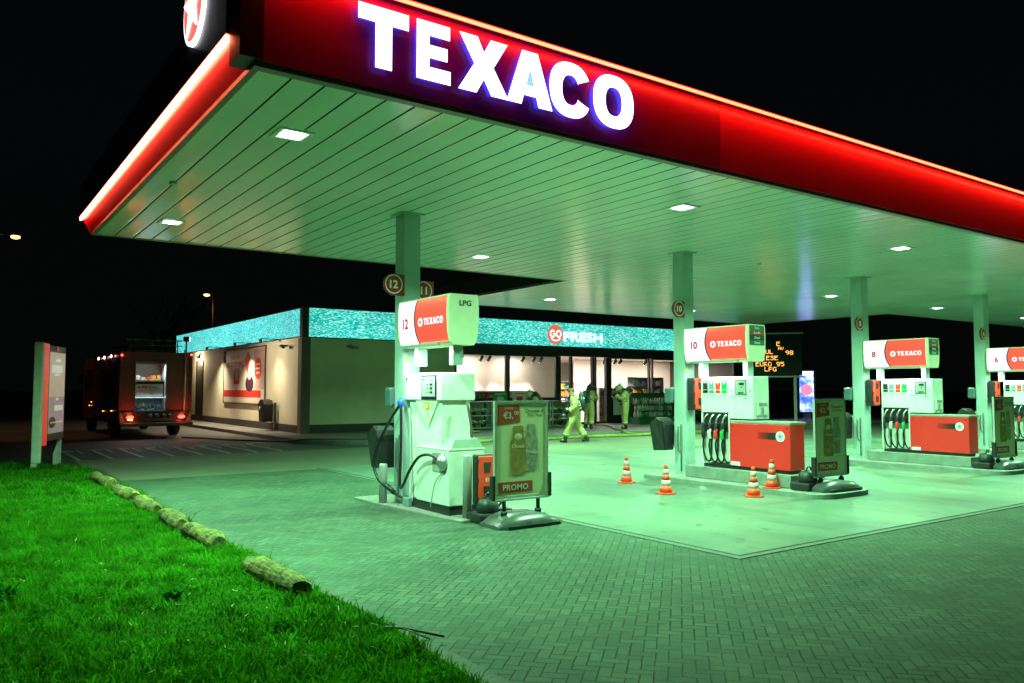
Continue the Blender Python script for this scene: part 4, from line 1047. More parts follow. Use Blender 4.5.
SX0, SX1, SY0, SY1 = 10.5, 34.4, 27.94, 46.9
shop = empty('shop_building', (10.5, 27.94, 0), 0, 'low cream shop with a glowing turquoise fascia and a lit glass front behind the forecourt', 'shop')
b = MB(); b.box(SX0, SX0+.22, SY0, SY1, .12, 4.60); b.build('side_wall', M['wall_cream'], shop)
b = MB(); b.box(SX0+.222, 16.9, SY0, SY0+.22, .12, 3.60); b.build('front_wall', M['wall_cream'], shop)
b = MB(); b.box(SX0-.03, SX0-.002, SY0+.30, 41.35, .0, .40); b.box(SX0-.03, SX0-.002, 42.75, SY1, .0, .40); b.box(SX0+.30, 16.9, SY0-.03, SY0-.002, .1, .42); b.build('plinth', M['wall_plinth'], shop)
b = MB(); b.box(SX0-.04, SX0+.30, SY0-.04, SY0+.298, .0, 3.56); b.build('corner_trim', mat('corner_trim', (.15, .115, .085), .5), shop)
b = MB(); b.box(SX0, SX1, SY0+.25, SY1, 4.45, 4.58); b.build('roof', M['canopy_roof'], shop)
b = MB(); b.box(SX1-.2, SX1, SY0+.2, SY1, .12, 4.45); b.box(SX0+.23, SX1-.21, SY1-.2, SY1, .12, 4.45); b.build('rear_wall', M['wall_plinth'], shop)
b = MB(); b.box(10.69, SX1, 27.80, 27.935, 3.60, 4.64); b.build('front_fascia', M['teal_front'], shop)
b = MB(); b.box(10.44, 10.498, 28.06, SY1, 3.62, 4.62); b.build('side_fascia', M['teal_side'], shop)
b = MB(); b.box(10.44, 10.685, 27.79, 28.055, 3.57, 4.66); b.box(10.69, SX1, 27.78, 27.94, 4.643, 4.675); b.box(10.69, SX1, 27.78, 27.936, 3.565, 3.597)
b.box(10.42, 10.50, 28.06, SY1, 4.623, 4.655); b.box(10.42, 10.499, 28.06, SY1, 3.585, 3.617); b.build('fascia_frame', M['frame_dark'], shop)
# name on the fascia
ys = 27.785; b = MB(); N = 34
b.cyl((21.98, ys-.02, 4.11), (21.98, ys+.01, 4.11), .43, n=N); gd = b.build('logo_disc', M['go_red'], shop)
b = MB()
for dx, ch in ((-.17, 'G'), (.17, 'O')):
    o_ = ring_pts(.5, .5, .5, .5, 24, *( (40, 360) if ch == 'G' else (0, 360)), p=2.0); i_ = ring_pts(.5, .5, .26, .26, 24, *((40, 360) if ch == 'G' else (0, 360)), p=2.0)
    if ch == 'O': lp = [o_, i_]
    else: lp = [[*o_, (1.0, .58), (.52, .58), (.52, .40), *i_[::-1]]]
    lp = [[((x-.5)*.33+dx, (y-.5)*.36) for x, y in l] for l in lp]
    b.mesh(loops_mesh(lp, .004), face_frame((21.98, ys-.030, 4.14), FRONT))
P = []
for i in range(13): a = R(200+140*i/12); P.append((.30*math.cos(a), .24*math.sin(a)+.02))
for i in range(13): a = R(340-140*i/12); P.append((.24*math.cos(a), .17*math.sin(a)+.02))
b.mesh(loops_mesh([P], .004), face_frame((21.98, ys-.030, 4.02), FRONT))
b.build('logo_print', M['fresh_white'], gd)
b = MB(); heavy_text(b, 'FRESH', (23.60, ys-.006, 4.04), FRONT, .47, width=2.34, fat=.045); b.build('fascia_lettering', M['fresh_white'], shop)
# dark band over the windows, mullions, glass
b = MB(); b.box(16.9, SX1-.2, SY0+.02, SY0+.22, 3.17, 3.60); b.box(16.9, 22.3, SY0+.02, SY0+.2, .12, 1.28); b.box(25.2, SX1-.2, SY0+.02, SY0+.2, .12, 1.28); b.build('dark_cladding', M['frame_dark'], shop)
bays = [(17.0, 19.44), (19.64, 22.14), (25.44, 27.87), (28.17, 30.9), (31.1, 34.1)]
for x0, x1 in bays:
    b = MB(); b.box(x0-.08, x0, SY0, SY0+.12, 1.282, 3.168); b.box(x1, x1+.08, SY0, SY0+.12, 1.282, 3.168); b.box(x0, x1, SY0, SY0+.12, 1.282, 1.34); b.box(x0, x1, SY0, SY0+.12, 3.12, 3.168)
    wn = b.build('window', M['frame_dark'], shop)
    b = MB(); b.quad((x0, SY0+.06, 1.34), (x1, SY0+.06, 1.34), (x1, SY0+.06, 3.12), (x0, SY0+.06, 3.12)); b.build('pane', M['glass'], wn)
b = MB()
for x0, x1 in ((22.225, 22.40), (25.10, 25.355), (24.26, 24.36), (24.42, 24.50), (22.98, 23.06)): b.box(x0, x1, SY0-.02, SY0+.14, .122, 3.16)
for x0, x1 in ((22.40, 22.98), (23.06, 24.26), (24.50, 25.10)): b.box(x0, x1, SY0, SY0+.10, .122, .22)
dr = b.build('entrance_door', M['frame_dark'], shop)
b = MB()
for x0, x1 in ((22.40, 22.98), (24.50, 25.10)): b.quad((x0, SY0+.05, .22), (x1, SY0+.05, .22), (x1, SY0+.05, 3.16), (x0, SY0+.05, 3.16))
b.build('pane', M['glass'], dr)
# service door and lamp on the side wall
b = MB(); b.box(SX0-.035, SX0-.002, 41.38, 42.7, .12, 3.12); b.build('service_door', mat('service_door', (.05, .042, .035), .5), shop)
b = MB(); b.box(SX0-.12, SX0-.002, 42.0, 42.3, 3.22, 3.38, .01); wl = b.build('wall_lamp', M['frame_dark'], shop)
b = MB(); b.box(SX0-.115, SX0-.01, 42.02, 42.28, 3.19, 3.217); b.build('bulb', emis('warm_bulb', (1.0, .72, .38), 25.0), wl)
def light(name, kind, loc, energy, color, parent=None, rot=None, **k):
    d = bpy.data.lights.new(name, kind); d.energy = energy; d.color = color
    for a, v in k.items(): setattr(d, a, v)
    o = bpy.data.objects.new(name, d); link(o, parent)
    o.location = Vector(loc)-(org(parent) if parent else Vector((0,0,0)))
    if rot is not None: o.rotation_euler = rot
    return o
light('wall_light', 'POINT', (SX0-.35, 42.15, 3.1), 110, (1.0, .80, .50), shop, shadow_soft_size=.08)
# spots with housings added under the side fascia to brighten the banner wall
for yy, e in ((30.3, 260), (33.6, 900), (37.9, 620)):
    b = MB(); b.cyl((SX0-.75, yy, 3.60), (SX0-.75, yy, 3.50), .06, n=14); b.box(SX0-.77, SX0-.0, yy-.015, yy+.015, 3.602, 3.63); d = b.build('added_downlight', M['frame_dark'], shop)
    l = light('added_wall_spot', 'SPOT', (SX0-.75, yy, 3.48), e, (1.0, .84, .58), shop, rot=(R(0), R(4), 0), spot_size=R(120), spot_blend=1.0, shadow_soft_size=.05)
# cameras at the corner
for i, (x, y, z, d) in enumerate(((SX0-.05, 29.2, 3.33, (-.5, .1, -.1)), (12.2, SY0-.03, 3.30, (.45, -.35, -.10)))):
    b = MB(); v = Vector(d); p0 = Vector((x, y, z)); b.cyl(p0, p0+v*.35+Vector((0, 0, .02)), .025, n=8)
    c_ = p0+v*.45; dirv = Vector((0.8, -.55, -.12)) if i else Vector((-.1, -1, -.15)); b.cyl(c_-dirv*.16, c_+dirv*.20, .055, n=14); b.box(c_.x-.08, c_.x+.08, c_.y-.08, c_.y+.08, c_.z+.058, c_.z+.068)
    tag(b.build('security_camera', mat('camera_shell', (.35, .35, .33), .4) if i else M['frame_dark'], at=(x, y, z)), ('security camera on the banner wall near the corner', 'security camera on the green lit front wall')[i], 'camera', 'security cameras on the shop corner')

# banner
bn = empty('banner', (SX0-.03, 34.7, 1.12), 0, 'large pale banner with a red stripe and disc on the cream side wall', 'banner')
by0, by1, bz0, bz1 = 31.9, 37.6, 1.12, 3.40; xb = SX0-.045
M['banner_white'] = mat('banner_white', (.78, .72, .60), .5, var=.05)
M['banner_red'] = mat('banner_red', (.72, .05, .035), .5); M['banner_dark'] = mat('banner_dark', (.05, .02, .04), .5); M['banner_pink'] = mat('banner_pink', (.62, .42, .36), .5)
MB().box(xb, xb+.008, by0, by1, bz0, bz1).build('cloth', M['banner_white'], bn)
def bx(name, m, parent, y0, y1, z0, z1, off=.002): return MB().box(xb-off, xb-off+.0015, y0, y1, z0, z1).build(name, m, parent)
bx('red_stripe', M['banner_red'], bn, by0+.45, by1-.05, 1.36, 1.66)
bx('voucher', M['banner_red'], bn, 35.30, 36.05, 1.92, 2.62)
bx('pale_field', M['banner_pink'], bn, by0+.02, 33.25, 1.70, bz1-.05)
b = MB()
put_text(b, 'TANK TOT', (xb-.003, 35.95, 3.08), LEFT, .17, width=1.4, bold=.02); put_text(b, '50% KORTING', (xb-.003, 36.0, 2.78), LEFT, .24, width=2.7, bold=.03)
b.build('red_text', M['banner_red'], bn)
b = MB(); b.prism([(34.1, 3.3), (34.55, 2.95), (34.35, 2.55), (34.15, 2.35), (33.95, 2.7), (33.75, 3.05)], 'x', xb-.003, xb-.001); b.build('leaf', M['banner_red'], bn)
b = MB(); b.cyl((xb-.0035, 32.75, 2.55), (xb-.001, 32.75, 2.55), .44, n=32); ds = b.build('red_disc', M['banner_red'], bn)
b = MB()
for k, w_ in enumerate((.5, .6, .45)): b.box(xb-.006, xb-.004, 32.75-w_/2, 32.75+w_/2, 2.70-k*.18, 2.76-k*.18)
b.box(xb-.0045, xb-.003, 35.5, 35.85, 2.1, 2.45); b.build('white_print', M['banner_white'], ds)
b = MB(); b.ell((xb-.001, 33.85, 1.93), (.003, .55, .36), n=20); b.build('purse', M['banner_dark'], bn)
b = MB(); b.ell((xb-.006, 33.85, 2.30), (.003, .26, .22), n=20); b.build('hand', M['banner_pink'], bn)
b = MB(); b.box(xb-.02, xb+.02, by0-.06, by0-.02, bz0-.06, bz1+.06); b.box(xb-.02, xb+.02, by1+.02, by1+.06, bz0-.06, bz1+.06); b.box(xb-.02, xb+.02, by0-.02, by1+.02, bz0-.06, bz0-.02); b.box(xb-.02, xb+.02, by0-.02, by1+.02, bz1+.02, bz1+.06); b.build('frame', mat('banner_frame', (.12, .09, .06), .5), bn)
b = MB()
for k in range(23):
    y = by0+.1+k*(by1-by0-.2)/22
    for z in (bz0-.02, bz1): b.box(xb-.012, xb-.009, y-.012, y+.012, z-.02, z+.04)
for k in range(10):
    z = bz0+.1+k*.23
    for y in (by0-.03, by1-.01): b.box(xb-.012, xb-.009, y-.01, y+.05, z-.012, z+.012)
b.build('lashing', M['dark_trim'], bn)
t = empty('waste_bin', (SX0-.3, 30.7, .1), 0, 'dark waste bin on a post in front of the banner wall', 'waste bin')
b = MB(); pr = [(30.45, .46), (30.95, .46), (31.12, 1.15), (30.85, 1.32), (30.5, 1.28), (30.38, 1.12)]; b.prism(pr, 'x', SX0-.55, SX0-.18, .02); b.build('bucket', M['black_plastic'], t)
b = MB(); b.cyl((SX0-.566, 30.86, .98), (SX0-.551, 30.86, .98), .06, n=14); b.build('sticker', M['white_print'], t)
MB().box(SX0-.17, SX0-.10, 30.3, 30.42, .12, 1.2).build('post', M['dark_trim'], t)
b = MB(); b.box(15.35, 15.5, SY0-.55, SY0-.42, .12, 1.0, .01); tag(b.build('wall_post', M['grey_metal'], at=(15.42, 27.4, .12)), 'short grey post against the green lit shop wall', 'post')
# yellow cable coil near the wall
b = MB()
for k in range(2): b.tube([(15.6+.5*math.cos(a)+k*.1, 25.0+.32*math.sin(a), .15+.02*k) for a in [i*.7 for i in range(10)]], .022)
M['hose_yellow'] = mat('hose_yellow', (.24, .27, .04), .8, var=.4, scale=3)
tag(b.build('coiled_hose', M['hose_yellow'], at=(15.6, 25, .12)), 'small yellow hose coil on the pavement left of the LPG pump', 'hose')

# ---- interior
b = MB(); b.box(16.92, SX1-.21, SY0+.23, 38, .10, .13); b.build('shop_floor', M['int_floor'], shop)
b = MB(); b.box(16.92, SX1-.21, SY0+.23, 38, 3.25, 3.30); b.build('shop_ceiling', M['int_white'], shop)
b = MB(); b.box(16.92, SX1-.21, 37.8, 37.9, .13, 3.25); b.box(16.92, 16.98, SY0+.23, 37.8, .13, 3.25); b.box(16.98, 23.7, 30.0, 30.1, .13, 3.25); b.box(27.0, SX1-.3, 32.5, 32.6, .13, 3.25); b.build('inner_wall', M['int_white'], shop)
for x in (18.6, 21.0, 23.8, 26.4, 29.3, 32.3):
    light('shop_light', 'AREA', (x, 29.3 if x < 22 else 30.4, 3.2), 60 if x < 22 else 240, (1.0, .86, .76), shop, shape='RECTANGLE', size=1.2, size_y=.5)
light('shop_light', 'AREA', (24.5, 34.5, 3.2), 520, (1.0, .90, .84), shop, shape='RECTANGLE', size=3, size_y=2)
def spot(px_x, lab):
    t = empty('track_spotlight', (px_x, 28.8, 3.1), 0, lab, 'spotlight', 'small black spotlights inside the shop windows')
    b = MB(); b.cyl((px_x, 28.8, 3.24), (px_x, 28.8, 3.10), .018, n=8); b.cyl((px_x, 28.72, 3.10), (px_x+.03, 28.93, 2.93), .07, n=14); b.build('housing', M['black_plastic'], t)
    b = MB(); b.cyl((px_x+.031, 28.935, 2.926), (px_x+.032, 28.94, 2.922), .058, n=14); b.build('lens', emis('spot_lens', (1, .95, .9), 12.0) if 'spot_lens' not in M else M['spot_lens'], t)
    light('spot_light', 'SPOT', (px_x+.03, 28.96, 2.90), 260, (1.0, .92, .88), t, rot=(R(30), 0, 0), spot_size=R(44), spot_blend=.8, shadow_soft_size=.04)
M['spot_lens'] = emis('spot_lens', (1, .95, .9), 12.0)
names = ['first', 'second', 'third', 'fourth', 'fifth', 'sixth', 'seventh', 'eighth', 'ninth', 'tenth', 'eleventh']
for i, x in enumerate((17.75, 18.75, 19.15, 20.15, 20.95, 21.55, 21.95, 25.75, 26.45, 26.8, 28.5)):
    spot(x, f'black spotlight inside the shop window, {names[i]} from the left')

prod_cols = [(.55, .06, .05), (.05, .30, .12), (.62, .52, .06), (.60, .58, .55), (.05, .12, .40), (.60, .28, .05), (.35, .35, .36), (.10, .45, .45)]
PM = [mat(f'product_{i}', c, .45, var=.25, scale=20) for i, c in enumerate(prod_cols)]
def shelf(name, x0, x1, y0, y1, z0, z1, levels, lab, cat, group, fm='grey_metal', sizes=(.10, .26), facing=1):
    t = empty(name, ((x0+x1)/2, (y0+y1)/2, z0), 0, lab, cat, group)
    b = MB(); b.box(x0, x0+.03, y0, y1, z0, z1); b.box(x1-.03, x1, y0, y1, z0, z1); b.box(x0+.03, x1-.03, y1-.02, y1, z0, z1)
    for k in range(levels+1): z = z0+.06+(z1-z0-.06)*k/levels; b.box(x0+.03, x1-.03, y0, y1-.022, z-.03, z)
    b.build('rack', M[fm], t)
    mb = MB(); 
    for k in range(levels):
        z = z0+.062+(z1-z0-.06)*k/levels; hmax = (z1-z0)/levels-.08; x = x0+.05
        while x < x1-.12:
            w_ = random.uniform(*sizes); h = hmax*random.uniform(.45, .95); mb.mi = random.randrange(len(PM))
            if x+w_ > x1-.04: break
            if random.random() < .6: mb.box(x, x+w_*.92, y0+.02, y0+.02+(y1-y0)*.7, z, z+h, .004)
            else: mb.lathe([(0, 0), (w_*.42, 0), (w_*.42, h*.7), (w_*.15, h*.85), (w_*.15, h), (0, h)], c=(x+w_/2, y0+.05+w_*.5, z), n=10)
            x += w_
    o = mb.build('products', None, t, mats=PM); return t
shelf('product_shelf', 25.6, 27.8, 29.0, 29.4, .13, 1.75, 4, 'filled product shelf behind the window right of the entrance', 'shelf', 'product shelves inside the shop')
shelf('product_shelf', 22.75, 23.6, 30.6, 31.0, .13, 1.9, 5, 'product shelf seen through the left side of the entrance', 'shelf', 'product shelves inside the shop')
shelf('product_shelf', 25.3, 27.6, 32.6, 33.0, .13, 2.1, 5, 'tall product shelf deep inside the shop behind the door', 'shelf', 'product shelves inside the shop')
shelf('product_shelf', 28.4, 31.0, 30.0, 30.5, .13, 2.3, 5, 'product shelf behind the window at the far right of the shop', 'shelf', 'product shelves inside the shop')
shelf('product_shelf', 17.3, 22.0, 29.2, 29.6, .13, 1.62, 4, 'long low product shelf behind the two left shop windows', 'shelf', 'product shelves inside the shop')
# counter lettering-free light boxes in the windows
for x0, x1, m_, lab in ((18.75, 19.45, 'green_label', 'green poster in the lower corner of the first shop window'), (19.75, 20.45, 'white_print', 'pale poster in the lower corner of the second shop window'), (25.5, 26.1, 'white_print', 'pale poster right of the entrance, partly behind a firefighter')):
    t = empty('window_poster', ((x0+x1)/2, SY0-.05, 1.1), 0, lab, 'poster')
    z0 = 1.05 if x0 < 25 else .5
    MB().box(x0, x1, SY0-.06, SY0-.03, z0, 1.62).build('sheet', M[m_], t)
    b = MB(); b.ell(((x0+x1)/2, SY0-.062, 1.3), (.18, .004, .10)); b.box(x0+.08, x1-.08, SY0-.065, SY0-.0605, 1.48, 1.53); b.build('print', M['white_print'] if m_ != 'white_print' else M['orange_red'], t)

# ---- outdoor displays along the shop front
M['leaf'] = mat('leaf_green', (.07, .22, .04), .5, var=.4, scale=12)
M['leaf_dark'] = mat('leaf_dark', (.03, .12, .04), .5, var=.4, scale=12)
fl_cols = [(.88, .75, .08), (.85, .85, .70), (.85, .38, .06), (.75, .85, .40)]
FM = [mat(f'petal_{i}', c, .55, var=.15, scale=30) for i, c in enumerate(fl_cols)]
def bouquet(x, y, z, r, name='flower_bouquet', lab='', h=1.0):
    t = empty(name, (x, y, z), 0, lab, 'flowers', 'flower bouquets and plants on the outdoor racks')
    b = MB(); b.lathe([(0, 0), (r*.38, 0), (r*.5, r*.7*h), (0, r*.7*h)], c=(x, y, z), n=12); b.build('bucket', M['black_plastic'], t)
    b = MB()
    for i in range(60):
        a = random.uniform(0, 6.28); q = r*math.sqrt(random.random()); hh = z+r*h*random.uniform(.6, 1.5)
        d = Vector((math.cos(a), math.sin(a), random.uniform(-.3, .6))).normalized(); s_ = d.cross(Vector((0, 0, 1))).normalized()*.028; p0 = Vector((x+q*math.cos(a), y+q*math.sin(a), hh))
        b._add([p0-s_, p0+s_, p0+d*.10], [(0, 1, 2)])
    b.build('leaves', M['leaf'], t)
    b = MB(); k = random.randrange(4)
    for i in range(26):
        a = random.uniform(0, 6.28); q = r*.95*math.sqrt(random.random()); b.mi = (k if random.random() < .75 else random.randrange(4))
        b.ell((x+q*math.cos(a), y+q*math.sin(a), z+r*h*(1.45-.5*(q/r)**2)+random.uniform(-.03, .03)), (.035, .035, .025), n=7, m=5)
    b.build('blossoms', None, t, mats=FM)
def rack(x0, x1, y0, y1, lab):
    t = empty('display_rack', ((x0+x1)/2, (y0+y1)/2, .12), 0, lab, 'display rack', 'metal display racks in front of the shop')
    b = MB()
    for x in (x0, x1): b.tube([(x, y0, .12), (x, y0, 1.08), (x, y0+.08, 1.20), (x, y1-.08, 1.20), (x, y1, 1.08), (x, y1, .12)], .025, n=8, sub=3)
    for z in (.18, .66): b.box(x0, x1, y0, y1, z, z+.03)
    b.box(x0, x1, y1-.02, y1, .2, 1.15); b.build('frame', M['grey_metal'], t)
    b = MB(); b.box(x0, x1, y0, y1, 1.19, 1.225, .01); b.build('top_sheet', M['steel'], t)
order = ['first', 'second', 'third', 'fourth']
for i, x in enumerate((16.3, 17.75, 19.2, 20.65)):
    rack(x, x+1.32, 26.3, 26.9, f'grey metal flower rack in front of the left shop windows, {order[i]} from the left')
    for k in range(3):
        for z, lv in ((.215, 'lower'), (.695, 'upper')):
            bouquet(x+.24+k*.42, 26.58, z, .17, lab=f'flower bunch on the {lv} shelf of the {order[i]} rack, {("left","middle","right")[k]} one', h=1.0)
# stacked goods right of the entrance
def goods(x0, x1, y0, y1, z0, z1, lab):
    t = empty('goods_stand', ((x0+x1)/2, (y0+y1)/2, .12), 0, lab, 'goods stand', 'goods stands right of the entrance')
    b = MB(); b.box(x0, x1, y0, y1, .12, z0, .01); b.box(x0, x1, y1, y1+.03, z0, z1+.15); b.build('base', M['green_dark'], t)
    b = MB()
    z = z0+.01; r_i = 0
    while z < z1-.2:
        x = x0+.05+(r_i % 2)*.07
        while x < x1-.15-r_i*.03:
            hh = random.uniform(.24, .30); b.mi = random.choice((3, 3, 3, 6, 1))
            for y in (y0+.12+r_i*.06, y0+.34+r_i*.03):
                b.lathe([(0, 0), (.055, 0), (.06, hh*.55), (.022, hh*.8), (.022, hh), (0, hh)], c=(x+random.uniform(-.01, .01), y, z), n=9)
            x += .15
        z += .29; r_i += 1
    b.build('bottles', None, t, mats=PM)
goods(25.6, 28.0, 26.3, 27.0, .42, 1.25, 'stand stacked with pale bottles just right of the firefighters')
for i, x in enumerate((28.3, 28.9, 29.5, 30.1)):
    for y in (26.1, 26.7):
        t = empty('potted_plant', (x, y, .12), 0, f'leafy potted plant right of the bottle stand, {order[i]} in the {"front" if y < 26.5 else "back"} row', 'plant', 'potted plants right of the bottle stand')
        b = MB(); b.lathe([(0, 0), (.11, 0), (.15, .25), (0, .25)], c=(x, y, .12), n=14); b.build('pot', M['black_plastic'], t)
        b = MB()
        for k in range(220):
            a = random.uniform(0, 6.28); ph = random.uniform(-.4, 1.4); q = .34*random.random()**.4; c_ = Vector((x+q*math.cos(a)*math.cos(ph), y+q*math.sin(a)*math.cos(ph), .62+.42*math.sin(ph)*random.random()))
            d = Vector((random.uniform(-1, 1), random.uniform(-1, 1), random.uniform(-.5, 1))).normalized(); s_ = d.orthogonal().normalized()*.025
            b._add([c_-s_, c_+s_, c_+d*.11], [(0, 1, 2)])
        b.build('foliage', M['leaf' if (i+int(y)) % 2 else 'leaf_dark'], t)
t = empty('green_sign_band', (29.0, 27.6, 1.2), 0, 'dark green band with pale lettering above the plants right of the entrance', 'sign')
MB().box(26.2, 31.6, 27.55, 27.60, 1.12, 1.52).build('board', M['green_dark'], t)
b = MB(); put_text(b, 'TUIN', (27.4, 27.54, 1.32), FRONT, .2, bold=.02); put_text(b, 'PLANTEN', (28.9, 27.54, 1.32), FRONT, .2, bold=.02); 
b = MB(); [b.ell((27.0+i*.62+random.uniform(-.1, .1), 27.545, 1.30+random.uniform(-.05, .05)), (.17, .004, .09), n=8) for i in range(6)]
b.build('leaf_print', M['green_label'], t)
# fire hoses laid over the ground in front of the shop
def hose(pts, r, lab):
    b = MB(); b.tube(pts, r, n=8, sub=6); tag(b.build('fire_hose', M['hose_yellow'], at=pts[0]), lab, 'fire hose', 'yellow fire hoses on the ground')
hose([(12.4, 22.05, .05), (13.4, 21.9, .05), (14.6, 22.0, .05), (16.5, 21.7, .05), (18.7, 21.9, .05), (20.2, 21.75, .05), (22, 21.5, .05), (24.2, 21.7, .05), (27.5, 21.3, .05), (32, 21.6, .05)], .035, 'long yellow fire hose lying along the kerb across the whole forecourt')
hose([(12.9, 21.7, .045), (14.6, 21.55, .05), (16.0, 21.3, .05), (18.5, 21.5, .05), (20.6, 21.25, .05), (22.5, 21.85, .05), (25.8, 21.1, .05), (30, 21.0, .05)], .032, 'second yellow fire hose looping beside the long one')
hose([(23.2, 27.2, .17), (23.0, 25.8, .17), (22.4, 24.6, .17), (21.3, 23.2, .17), (20.8, 22.2, .16), (20.4, 21.6, .12), (21.2, 21.2, .05), (23.1, 21.1, .05), (25, 21.3, .05)], .032, 'yellow fire hose leading into the shop entrance')
# ------------------------------------------------------------------ fire engine (rear towards the camera)
M['fe_red'] = mat('engine_red', (.30, .013, .010), .30, var=.12, coat=.3)
M['fe_roof'] = mat('engine_roof', (.20, .20, .20), .5)
M['lamp_red'] = emis('tail_lamp_red', (1.0, .045, .035), 8.0)
M['lamp_redw'] = emis('flash_lamp', (1.0, .45, .38), 16.0)
M['lamp_amber'] = emis('marker_amber', (1.0, .45, .08), 6.0)
M['stripe_pale'] = mat('stripe_pale', (.20, .20, .16), .5)
M['stripe_red'] = mat('stripe_red', (.05, .01, .01), .5)
M['blue_white'] = mat('compartment_white', (.72, .78, .80), .4); M['dull_metal'] = mat('dull_metal', (.12, .11, .10), .45, metal=.3)
X0, X1, Y0, Y1 = 4.85, 7.25, 30.0, 38.6
fe = empty('fire_engine', (6.05, 34.2, 0), 0, 'dark red fire engine parked beside the shop with its lit rear locker open', 'fire engine')
b = MB(); 
b.box(X0, X0+.12, Y0+.02, 35.6, .72, 3.02, .03); b.box(X1-.12, X1, Y0+.02, 35.6, .72, 3.02, .03); b.box(X0+.12, X1-.12, Y0+.9, 35.58, .9, 2.9)
b.box(X0+.12, X0+.53, Y0+.03, Y0+.9, .95, 3.0); b.box(X1-.88, X1-.12, Y0+.03, Y0+.9, .95, 3.0); b.box(X0+.53, X1-.88, Y0+.03, Y0+.9, 2.62, 3.0)
b.build('body', M['fe_red'], fe)
b = MB(); b.prism([(35.75, .55), (38.5, .55), (38.6, 1.3), (38.35, 2.75), (38.0, 2.95), (35.75, 2.95)], 'x', X0+.02, X1-.02, .05); cab = b.build('cab', M['fe_red'], fe)
b = MB(); b.box(X0+.005, X0+.018, 36.0, 36.9, 1.65, 2.5, .003); b.box(X0+.005, X0+.018, 37.1, 38.0, 1.65, 2.5, .003); b.build('side_window', M['dark_rubber'], cab)
b = MB(); b.box(X0-.25, X0-.05, 37.9, 38.1, 1.9, 2.35, .02); b.tube([(X0+.02, 38.0, 2.3), (X0-.15, 38.0, 2.3)], .02); b.build('mirror', M['black_plastic'], cab)
# roller shutters along the side
for k in range(3):
    b = MB(); y0 = 30.35+k*1.75
    for i in range(22): b.box(X0-.012, X0-.002, y0, y0+1.55, 1.0+i*.084, 1.0+i*.084+.078)
    b.build('roller_shutter', mat('shutter_metal', (.16, .16, .16), .4, metal=.6) if k == 0 else fe_sh, fe)
    if k == 0: fe_sh = bpy.data.materials['shutter_metal']
b = MB(); b.box(X0-.008, X0-.002, 31.0, 31.35, 2.05, 2.42); b.build('side_badge', M['stripe_pale'], fe)
# open rear locker
lx0, lx1, ly = X0+.53, X1-.88, Y0+.9
b = MB(); b.box(lx0, lx1, ly-.02, ly-.001, .96, 2.6); b.box(lx0+.001, lx0+.02, Y0+.05, ly-.02, .96, 2.6); b.box(lx1-.02, lx1-.001, Y0+.05, ly-.02, .96, 2.6); b.box(lx0+.02, lx1-.02, Y0+.05, ly-.02, .94, .96)
rl = b.build('rear_locker', M['blue_white'], fe)
b = MB(); b.box(lx0+.02, lx1-.02, Y0+.15, ly-.02, 1.98, 2.01); b.box(lx0+.02, lx1-.02, Y0+.15, ly-.02, 1.40, 1.43); b.build('locker_shelf', M['steel'], rl)
b = MB(); 
for i in range(5): b.mi = random.choice((0, 3, 5, 3)); x = lx0+.06+i*.17; b.box(x, x+.14, Y0+.3, Y0+.7, 2.012, 2.07+random.uniform(.02, .22), .01)
b.mi = 3; b.box(lx0+.05, lx1-.05, Y0+.22, Y0+.8, 1.44, 1.90, .01)
for i in range(8): b.mi = random.choice((6, 4, 6, 3)); x = lx0+.06+i*.108; b.lathe([(0, 0), (.05, 0), (.055, .06), (.035, .16), (.0, .2)], c=(x+.04, Y0+.3+.1*(i % 2), .97+(i % 3)*.04), n=10)
for i in range(4): b.mi = 2; b.box(lx0+.1+i*.2, lx0+.2+i*.2, Y0+.28, Y0+.5, 2.02, 2.06)
b.build('equipment', None, rl, mats=PM)
b = MB()
for i in range(3): b.cyl((lx0+.15+i*.11, Y0+.215, 1.78), (lx0+.15+i*.11, Y0+.219, 1.78), .03, n=10)
b.box(lx0+.5, lx0+.75, Y0+.214, Y0+.219, 1.77, 1.79); b.box(lx0+.5, lx0+.62, Y0+.214, Y0+.219, 1.55, 1.57); b.build('gauges', M['black_plastic'], rl)
light('locker_light', 'AREA', (5.90, Y0+.02, 1.45), .5, (.72, .95, 1.0), fe, rot=(R(75), 0, 0), shape='RECTANGLE', size=1.0, size_y=.05, spread=R(120))
light('locker_light', 'AREA', (5.87, Y0+.12, 2.55), 17, (.72, .95, 1.0), fe, rot=(R(-25), 0, 0), shape='RECTANGLE', size=.85, size_y=.06)
b = MB(); b.box(lx0-.04, lx0, Y0-.0, Y0+.03, .9, 2.68); b.box(lx1, lx1+.04, Y0, Y0+.03, .9, 2.68); b.box(lx0, lx1, Y0, Y0+.03, 2.62, 2.68); b.box(lx0, lx1, Y0, Y0+.03, .9, .955); b.build('locker_frame', M['dull_metal'], fe)
